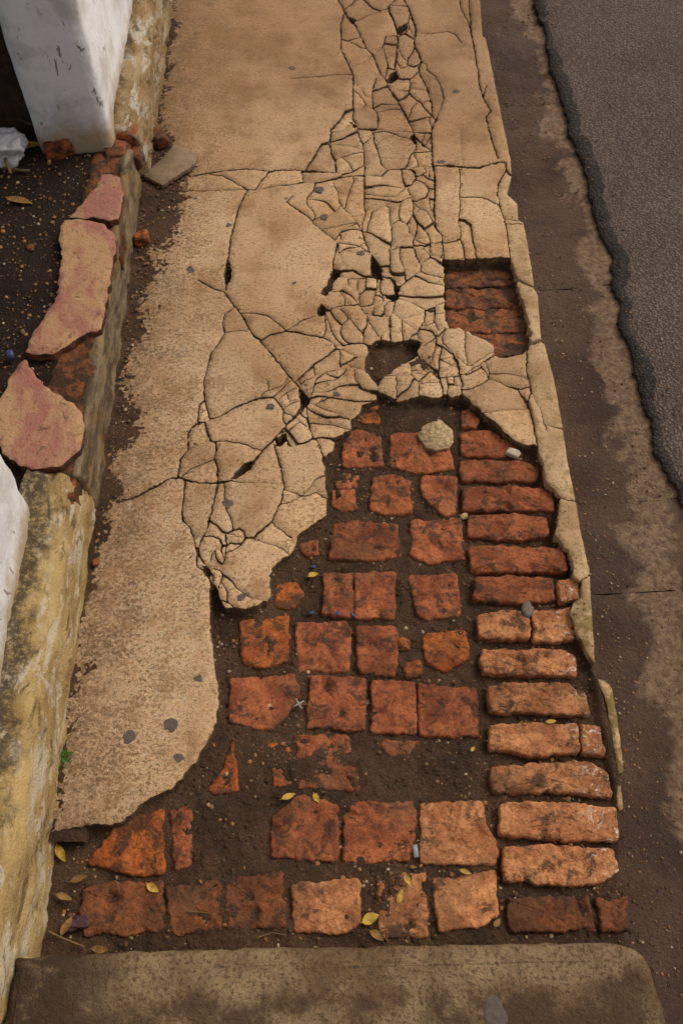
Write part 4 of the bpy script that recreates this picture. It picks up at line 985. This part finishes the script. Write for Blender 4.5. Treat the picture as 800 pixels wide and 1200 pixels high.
# yard behind the sill wall
gx = np.linspace(-3.2, -0.60, 240); gy = np.linspace(0.9, 2.7, 200); X, Yq = np.meshgrid(gx, gy)
Zq = 0.142 + 0.018 * fbm(X, Yq, 5, 4, 101) + 0.006 * fbm(X, Yq, 40, 3, 111) + 0.004 * vn(X, Yq, 140, 5)
Zq = np.where(X > -0.645, Zq - (X + 0.645) * 1.1, Zq)
tag(grid_mesh('yard_soil', X, Yq, Zq, M['yard']), kind='structure')

# timber gate behind the far wall end
gate = tag(empty('timber_gate', (-1.2, 2.34, 0.1)), 'dark weathered timber gate of upright boards beside the far white wall end', 'gate')
for i in range(7):
    x1 = -0.815 - i * 0.125
    rough_box('board', x1 - 0.12, x1, 2.30, 2.325, 0.15, 1.75, (0.03, 0.0125, 0.05), 0.004, 0.003, M['wood'], gate, 50 + i, 8)
for z in (0.4, 1.4): rough_box('rail', -1.69, -0.815, 2.328, 2.36, z, z + 0.09, (0.1, 0.016, 0.03), 0.004, 0.002, M['wood'], gate, 60, 8)

# ================================================================== LOOSE THINGS
tag(flat_piece([(489, 508), (497, 497), (506, 493), (516, 491), (522, 497), (530, 504), (531, 518), (526, 526), (512, 528), (498, 524)], 'cement_lump', M['stoney'], -0.019, 0.012, tilt=(0.05, -0.04), seed=9),
    'rough yellowish cement lump lying flat on the upper red bricks', 'rubble').parent = None
tag(rock('stone', at((600, 534), -0.03), (0.018, 0.010, 0.009), M['stonep'], 3, -0.5), 'small pale stone beside the big broken concrete corner', 'stone')
tag(rock('stone', at((543, 607), -0.036), (0.010, 0.008, 0.006), M['stoney'], 5, 0.4), 'tiny yellow stone wedged between a field brick and the edge course', 'stone')
o = flat_piece([(168, 206), (190, 186), (204, 170), (232, 181), (228, 192), (190, 216)], 'tile_shard', M['slabf'], 0.028, 0.014, tilt=(-0.03, 0.03), seed=12); o.parent = None
tag(o, 'flat grey brown tile shard lying on soil by the far wall foot', 'rubble')
tag(rock('brick_fragment', at((187, 170), 0.004), (0.030, 0.034, 0.024), M['dark'], 8, 0.5), 'dark brown brick fragment behind the grey tile shard', 'rubble')
tag(rock('brick_fragment', at((167, 284), 0.006), (0.026, 0.020, 0.016), M['orange'], 9, 0.3), 'orange brick lump on the soil beside the pink caps', 'rubble')
tag(rock('brick_fragment', at((37, 293), 0.14), (0.011, 0.012, 0.008), M['orange'], 19, 0.3, sub=2), 'small orange brick crumb on the dark yard soil', 'rubble')
tag(rock('brick_fragment', at((113, 661), 0.004), (0.008, 0.009, 0.006), M['red'], 23, 0.3, sub=2), 'small dark red crumb at the foot of the ochre plinth', 'rubble')

def disc(name, px, rx, ry, z, mat, th, seed, rot=0.0):
    c = P(px[0], px[1], z); n = 22; V, Fc = [], []
    rs = [1.0, 0.93, 0.7, 0.35]; hz = [-0.001, th * 0.6, th, th * 0.9]
    for s, h in zip(rs, hz):
        for k in range(n):
            a = 2 * math.pi * k / n; q = 1 + 0.5 * mnoise.noise((math.cos(a) * 1.3 + seed, math.sin(a) * 1.3, seed)) + 0.1 * mnoise.noise((math.cos(a) * 4 + seed, math.sin(a) * 4, seed))
            x, y = rx * s * q * math.cos(a), ry * s * q * math.sin(a)
            V.append((x * math.cos(rot) - y * math.sin(rot), x * math.sin(rot) + y * math.cos(rot), h))
    V.append((0, 0, th))
    for r_ in range(3):
        for i in range(n): Fc.append((r_ * n + i, r_ * n + (i + 1) % n, (r_ + 1) * n + (i + 1) % n, (r_ + 1) * n + i))
    for i in range(n): Fc.append((3 * n + i, 3 * n + (i + 1) % n, 4 * n))
    o = mesh_obj(name, V, Fc, mat, smooth=True); o.location = (c[0], c[1], z); return o
GUM = [((343, 80), .015, .012, 'dark flattened gum spot on the smooth concrete beyond the cross crack'), ((534, 107), .013, .012, 'dark gum spot near the street edge of the far concrete'),
       ((374, 222), .016, .013, 'grey gum spot just below the cross crack on browner concrete'), ((379, 254), .010, .014, 'faint narrow gum spot at the rim of the large central concrete piece'),
       ((268, 264), .009, .008, 'small gum spot beside the long crack left of the big central piece'), ((223, 316), .017, .011, 'wide gum spot among pale lichen near the soil drift'),
       ((422, 297), .010, .007, 'tiny grey gum smear on a small crumbled concrete piece'), ((345, 332), .008, .006, 'little dark gum dot on the large central concrete piece'),
       ((317, 476), .010, .010, 'round gum spot beside the star shaped break'), ((267, 590), .014, .012, 'dark gum blot on concrete between two long cracks'),
       ((286, 700), .014, .011, 'grey gum spot on the tip of the concrete tongue over the bricks'), ((200, 850), .016, .014, 'largest of three dark gum spots near the broken concrete corner'),
       ((152, 863), .012, .014, 'oval gum spot, the one closest to the ochre plinth of the three'), ((209, 885), .011, .017, 'long gum spot at the rim, above the exposed orange brick'),
       ((233, 795), .009, .009, 'small square gum spot near the curved concrete rim'), ((395, 462), .009, .007, 'dark gum fleck on a small pinkish concrete piece'), ((517, 189), .014, .009, 'grey gum spot just above the open cross crack by the kerb')]
for i, (px, rx, ry, lb) in enumerate(GUM): tag(disc('gum_spot', px, rx, ry, 0.0006, M['gum'], 0.0005, i * 3.1, i), lb, 'gum', 'flattened gum spots on the pavement')
tag(disc('gum_spot', (580, 1187), .017, .028, 0.1004, M['gum'], 0.0005, 77, 0.1), 'long dark gum spot on top of the raised step', 'gum', 'flattened gum spots on the pavement')
tag(disc('metal_disc', (617, 714), .014, .017, -0.020, M['disc'], 0.004, 5, 0), 'dull grey round metal disc lying on the joint between edge bricks', 'disc')

def leaf(px, z, L, Wd, rot, mat, seed, curl=0.25, name='leaf'):
    c = P(px[0], px[1], z); V, Fc = [], []; rr = random.Random(seed); n = 9
    for k in range(n):
        t = k / (n - 1); wv = Wd * math.sin(math.pi * min(1, t * 0.97 + 0.02)) ** 0.8 * (1.15 - 0.5 * t)
        for s in (-1, -0.5, 0, 0.5, 1):
            x = (t - 0.5) * L; y = s * wv * 0.5 + 0.06 * L * math.sin(t * 2.4 + seed)
            zz_ = curl * abs(s) * wv * 0.55 + curl * 0.25 * L * (t - 0.45) ** 2 + 0.03 * L * n3((t, s, seed), 2.5)
            V.append((x, y, zz_ + 0.0015))
    m = len(V)
    V += [(a, b, c_ - 0.0006) for a, b, c_ in V]
    for k in range(n - 1):
        for q in range(4):
            a = k * 5 + q; Fc += [(a, a + 5, a + 6, a + 1), (m + a, m + a + 1, m + a + 6, m + a + 5)]
    st = len(V); sx = -0.5 * L
    yb = 0.06 * L * math.sin(seed)
    for a, b in ((0, 0.0007), (-0.22 * L, 0.0005)):
        for q in range(4):
            V.append((sx + a + 0.002, yb + b * math.cos(q * 1.571), 0.002 + b * math.sin(q * 1.571) + curl * 0.05 * L))
    for q in range(4): Fc.append((st + q, st + (q + 1) % 4, st + 4 + (q + 1) % 4, st + 4 + q))
    zmin = min(v[2] for v in V); V = [(a, b, c_ - zmin) for a, b, c_ in V]
    o = mesh_obj(name, V, Fc, M[mat], smooth=True); fix_normals(o); o.location = (c[0], c[1], z); o.rotation_euler = (rr.uniform(-.12, .12), rr.uniform(-.12, .12), rot); return o
LV = [((367, 674), -.027, .024, .015, 0.4, 'leaf', 'small yellow leaf beside an orange half brick below the concrete tongue'), ((338, 933), -.028, .029, .013, 0.5, 'leaf', 'yellow leaf at the upper corner of a clipped red brick'),
      ((371, 935), -.026, .022, .013, -1.0, 'leaf', 'yellow leaf lying on top edge of the clipped red brick'), ((478, 1031), -.022, .024, .012, -1.2, 'leaf', 'thin yellow leaf at the head of a narrow pale brick'),
      ((469, 1050), -.022, .028, .013, 1.0, 'leaf', 'yellow leaf in the middle of a narrow pale brick'), ((434, 1077), -.030, .034, .022, 0.3, 'leaf', 'broadest yellow leaf, in the joint left of the narrow pale brick'),
      ((441, 1097), -.030, .030, .016, -0.6, 'leafb', 'olive brown leaf against the step below the broadest leaf'), ((545, 1022), -.027, .024, .010, -0.2, 'leaf', 'yellow leaf in the joint above a pale orange brick by the edge course'),
      ((582, 1081), -.032, .018, .012, 0.9, 'leafb', 'little brown leaf by the step at the corner of the edge course'), ((180, 1040), -.027, .028, .016, -0.6, 'leaf', 'ochre leaf on a dark mossy brick below the orange broken brick'),
      ((72, 1000), -.028, .038, .018, -1.1, 'leaf', 'long tan leaf beside the broken concrete corner and the plinth'), ((93, 1030), -.028, .032, .014, 0.2, 'leafb', 'crinkled brown leaf between plinth and orange broken brick'),
      ((75, 1052), -.028, .034, .014, -0.3, 'leafb', 'faded brown leaf at the plinth above the purple wrapper'), ((79, 1085), -.026, .036, .016, 1.2, 'leafb', 'brown leaf leaning beside the purple wrapper'),
      ((118, 1112), -.024, .032, .014, 0.0, 'leafb', 'curled brown leaf tucked under the back edge of the step'), ((645, 845), -.018, .022, .010, 0.1, 'leaf', 'yellow leaf lodged in the joint above a tan edge brick'),
      ((33, 170), .150, .085, .032, 0.0, 'leaf', 'large dry yellow leaf on yard soil below the timber gate'), ((23, 236), .146, .08, .03, -0.4, 'leafb', 'long brown leaf on the dark yard soil'), ((554, 878), -.030, .014, .008, 0.8, 'leaf', 'tiny yellow leaf on bare soil between field and edge bricks'),
      ((484, 1016), -.030, .014, .007, 0.0, 'leafb', 'tiny brown leaf in the joint above the narrow pale brick')]
for i, (px, z, L, Wd, rot, m, lb) in enumerate(LV): tag(leaf(px, z + 0.004, L, Wd, rot, m, i + 1), lb, 'leaf', 'fallen leaves')

for i, (px, lb) in enumerate((((365, 719), 'tiny dark blue chip at the outer corner of the split red brick'), ((396, 720), 'tiny dark blue chip midway below one half of the split red brick'),
                              ((413, 721), 'tiny dark blue chip right below the split of the split red brick'), ((367, 665), 'tiny dark blue chip touching the small yellow leaf under the concrete tongue'))):
    tag(rock('plastic_chip', at(px, -0.034), (0.0065, 0.0045, 0.004), M['bluep'], i + 2, i, sub=2), lb, 'scrap', 'blue plastic chips')
def tube(name, pts, r, mat, taper=0.7):
    V, Fc = [], []; n = 7
    for k, p in enumerate(pts):
        a = Vector(pts[max(0, k - 1)]); b = Vector(pts[min(len(pts) - 1, k + 1)]); d = (b - a).normalized()
        u = d.cross(Vector((0, 0, 1))); u = u.normalized() if u.length > 0.05 else Vector((1, 0, 0)); v = u.cross(d)
        rad = r * (1 - (1 - taper) * k / (len(pts) - 1))
        for q in range(n): V.append(Vector(p) + (u * math.cos(q * 6.2832 / n) + v * math.sin(q * 6.2832 / n)) * rad)
    for k in range(len(pts) - 1):
        for q in range(n): Fc.append((k * n + q, k * n + (q + 1) % n, (k + 1) * n + (q + 1) % n, (k + 1) * n + q))
    Fc.append(tuple(range(n))); Fc.append(tuple(range((len(pts) - 1) * n, len(pts) * n)))
    o = mesh_obj(name, V, Fc, mat, smooth=True); fix_normals(o); return o
cr = tag(empty('plastic_spacer', at((350, 825), -0.028)), 'grey cross shaped plastic tile spacer between two red bricks', 'spacer')
for a in (0.5, 0.5 + math.pi / 2):
    d = Vector((math.cos(a), math.sin(a), 0)) * 0.0125; o = tube('arm', [-d, -d * 0.3, d * 0.3, d], 0.0016, M['greyp'], 1.0); o.parent = cr; o.location = (0, 0, 0.0015 if a < 1 else 0.0022)
o = flat_piece([(483, 990), (489, 989), (491, 1004), (485, 1005)], 'plastic_strip', M['greyp'], -0.028, 0.004, seed=2); o.parent = None
tag(o, 'short pale grey plastic strip in the joint beside a worn pale brick', 'scrap')
tag(rock('foil_wrapper', at((90, 1082), -0.03), (0.022, 0.013, 0.004), M['mauve'], 15, 0.2, rough=0.7), 'crumpled dull purple wrapper on the dark brick by the plinth', 'wrapper')
tag(rock('plastic_scrap', at((14, 420), 0.143), (0.010, 0.012, 0.012), M['bluep'], 25, 0.4, sub=2), 'small blue scrap on yard soil between the two larger pink caps', 'scrap')
tag(rock('paper_ball', at((12, 192), 0.138), (0.055, 0.05, 0.04), M['paper'], 16, 0.2, sub=4, rough=0.6), 'crumpled white paper on the yard soil beside the gate', 'paper')
def ground_tube(name, pxs, z, r, mat, lb, wob=0.004, seed=0):
    rr = random.Random(seed)
    pts = []
    for a, b in zip(pxs[:-1], pxs[1:]):
        for k in range(5): pts.append((a[0] + (b[0] - a[0]) * k / 5, a[1] + (b[1] - a[1]) * k / 5))
    pts.append(pxs[-1])
    W = [(*P(x, y, z), z + r + rr.uniform(0, 1) * wob) for x, y in pts]
    c = Vector(W[0]); o = tube(name, [Vector(p) - c for p in W], r, mat); o.location = c; return tag(o, lb, 'twig', 'twigs')
ground_tube('twig', [(-20, 196), (0, 199), (36, 203)], 0.14, 0.006, M['twig'], 'pale straight stick on yard soil under the crumpled paper', seed=1)
ground_tube('twig', [(-4, 170), (8, 190), (14, 206)], 0.17, 0.006, M['twig'], 'brown stick leaning across the crumpled paper', seed=2)
ground_tube('twig', [(-6, 128), (20, 142), (42, 150)], 0.20, 0.007, M['wood'], 'dark stick leaning on the foot of the timber gate', seed=3)
ground_tube('twig', [(58, 1092), (75, 1100), (100, 1110)], -0.024, 0.0022, M['twig'], 'thin twig lying at the foot of the plinth against the step', seed=4)
ground_tube('twig', [(220, 1068), (232, 1069), (243, 1070)], -0.024, 0.0014, M['twig'], 'pale straw on the second dark mossy brick', 0.001, 5)
ground_tube('twig', [(300, 1100), (318, 1093), (336, 1096)], -0.026, 0.0012, M['twig'], 'thin pale rootlet in the joint along the step', 0.001, 6)
ground_tube('twig', [(446, 462), (450, 468), (452, 474)], -0.022, 0.0012, M['twig'], 'short straw poking from under the small broken concrete island', 0.002, 7)

# small weed at the plinth foot
wl = at((72, 888), 0.004); weed = tag(empty('weed', wl), 'small green weed rosette growing at the foot of the ochre plinth', 'weed')
for i in range(9):
    a = i * 2.4; L = 0.022 + 0.012 * ((i * 37) % 10) / 10
    o = leaf((400, 600), 0, L, 0.009, 0, 'green', i, 0.5); o.parent = weed
    o.location = (math.cos(a) * L * 0.5, math.sin(a) * L * 0.5, 0.006); o.rotation_euler = (0, -0.45 + 0.2 * (i % 3), a)

# ================================================================== GRIT (too many to count)
def scatter(name, pts, lb, smin, smax, seed):
    rr = np.random.RandomState(seed)
    ico = [(0, 0, 1), (.89, 0, .45), (.28, .85, .45), (-.72, .53, .45), (-.72, -.53, .45), (.28, -.85, .45), (.72, .53, -.45), (-.28, .85, -.45), (-.89, 0, -.45), (-.28, -.85, -.45), (.72, -.53, -.45), (0, 0, -1)]
    fc = [(0,1,2),(0,2,3),(0,3,4),(0,4,5),(0,5,1),(1,6,2),(2,7,3),(3,8,4),(4,9,5),(5,10,1),(2,6,7),(3,7,8),(4,8,9),(5,9,10),(1,10,6),(6,11,7),(7,11,8),(8,11,9),(9,11,10),(10,11,6)]
    B = np.array(ico); n = len(pts)
    s = smin * (smax / smin) ** (rr.rand(n) ** 3.0)
    A = rr.rand(n) * 6.28
    V = B[None] * (1 + 0.35 * (rr.rand(n, 12, 1) - 0.5)) * s[:, None, None] * np.stack([np.ones(n), 0.6 + 0.4 * rr.rand(n), 0.5 + 0.3 * rr.rand(n)], 1)[:, None, :]
    x = V[..., 0] * np.cos(A)[:, None] - V[..., 1] * np.sin(A)[:, None]; y = V[..., 0] * np.sin(A)[:, None] + V[..., 1] * np.cos(A)[:, None]
    V = np.stack([x, y, V[..., 2]], -1) + pts[:, None, :]
    F_ = (np.array(fc)[None] + 12 * np.arange(n)[:, None, None]).reshape(-1, 3)
    return tag(mesh_obj(name, V.reshape(-1, 3).tolist(), F_.tolist(), M['gravel']), lb, 'grit', kind='stuff')
rs = np.random.RandomState(5)
x = rs.uniform(-0.54, 0.55, 26000); y = rs.uniform(0.18, 1.6, 26000)
ok = (sample(near, x, y) < 0.25) & (fbm(x, y, 9, 3, 33) + 0.25 * rs.randn(26000) > 0.02)
x, y = x[ok], y[ok]
scatter('grit', np.stack([x, y, soil_z(x, y, sample(near, x, y)) + 0.0004], 1), 'fine sandy grit scattered over the soil between the bricks', 0.0008, 0.0055, 1)
y = rs.uniform(0.42, 2.9, 4200); bx = np.interp(y, sex[:, 1], sex[:, 0]); x = bx - 0.11 * rs.rand(4200) ** 1.0 + 0.015 * rs.randn(4200)
ok = x > -0.535; x, y, bx = x[ok], y[ok], bx[ok]
zz_ = np.maximum(0.0, np.clip((bx - x) * 0.13, -0.03, 0.014) + 0.006 * fbm(x, y, 22, 4, 81) + 0.006 * vn(x, y, 120, 91))
scatter('grit', np.stack([x, y, zz_ + 0.0004], 1), 'coarse grit on the soil drift along the wall foot', 0.001, 0.006, 2)
x = rs.uniform(-1.2, -0.66, 3500); y = rs.uniform(1.2, 2.28, 3500)
scatter('grit', np.stack([x, y, 0.142 + 0.018 * fbm(x, y, 5, 4, 101) + 0.006 * fbm(x, y, 40, 3, 111) + 0.002], 1), 'pale crumbs strewn over the dark yard soil', 0.0012, 0.007, 3)
x = 0.582 + np.abs(rs.randn(5000)) * 0.10; y = rs.uniform(0.1, 3.4, 5000)
scatter('grit', np.stack([x, y, -0.132 + 0.024 * np.clip((x - 0.68) / 0.2, 0, 1) ** 1.3 + 0.004 * fbm(x, y, 6, 4, 77) + 0.0008], 1), 'sparse pale grit lying in the brown gutter', 0.0008, 0.004, 4)

M['crumb'] = plain('concrete crumbs', (0.40, 0.27, 0.15), 0.9, 0.5, sc=120)
x = rs.uniform(-0.5, 0.56, 60000); y = rs.uniform(0.6, 3.3, 60000)
nr_ = sample(near, x, y); sd = sample(solid, x, y) > 0.5
ok = (~sd) & (nr_ > 0.35); x, y = x[ok], y[ok]
o = scatter('crumbs', np.stack([x, y, soil_z(x, y, sample(near, x, y)) + 0.001], 1), 'small concrete crumbs fallen into the cracks of the pavement', 0.0012, 0.0045, 9)
o.data.materials.clear(); o.data.materials.append(M['crumb'])

x = rs.uniform(-0.5, 0.56, 90000); y = rs.uniform(0.6, 3.3, 90000)
nr_ = sample(near, x, y); ok = (nr_ > 0.55) & (nr_ < 0.965) & (fbm(x, y, 8, 3, 12) + 0.2 * rs.randn(90000) > 0.1); x, y = x[ok], y[ok]
scatter('crack_dust', np.stack([x, y, np.zeros_like(x) + 0.0002], 1), 'brown dust and grains spilled along the pavement cracks', 0.0005, 0.0024, 10)

x = rs.uniform(-0.54, 0.56, 24000); y = rs.uniform(0.18, 1.62, 24000)
ok = (sample(near, x, y) < 0.55) & (fbm(x, y, 14, 3, 133) + 0.2 * rs.randn(24000) > 0.02); x, y = x[ok], y[ok]
o = scatter('soil_clods', np.stack([x, y, soil_z(x, y, sample(near, x, y)) + 0.0002], 1), 'small dark clods of damp soil among the bricks', 0.0014, 0.0075, 12)
o.data.materials.clear(); o.data.materials.append(M['soil'])

ya = rs.uniform(0.9, 3.4, 1600); xa = np.interp(ya, ey, ex) + rs.randn(1600) * 0.05 - 0.01
za = np.where(xa > np.interp(ya, ey, ex) + 0.012, ZR + 0.004, np.where(xa < np.interp(ya, ey, ex) - 0.03, -0.132 + 0.024 * np.clip((xa - 0.68) / 0.2, 0, 1) ** 1.3 + 0.001, -9))
ok = za > -1
scatter('road_grit', np.stack([xa, ya, za], 1)[ok], 'loose grit along the crumbling asphalt edge', 0.0008, 0.0045, 14)
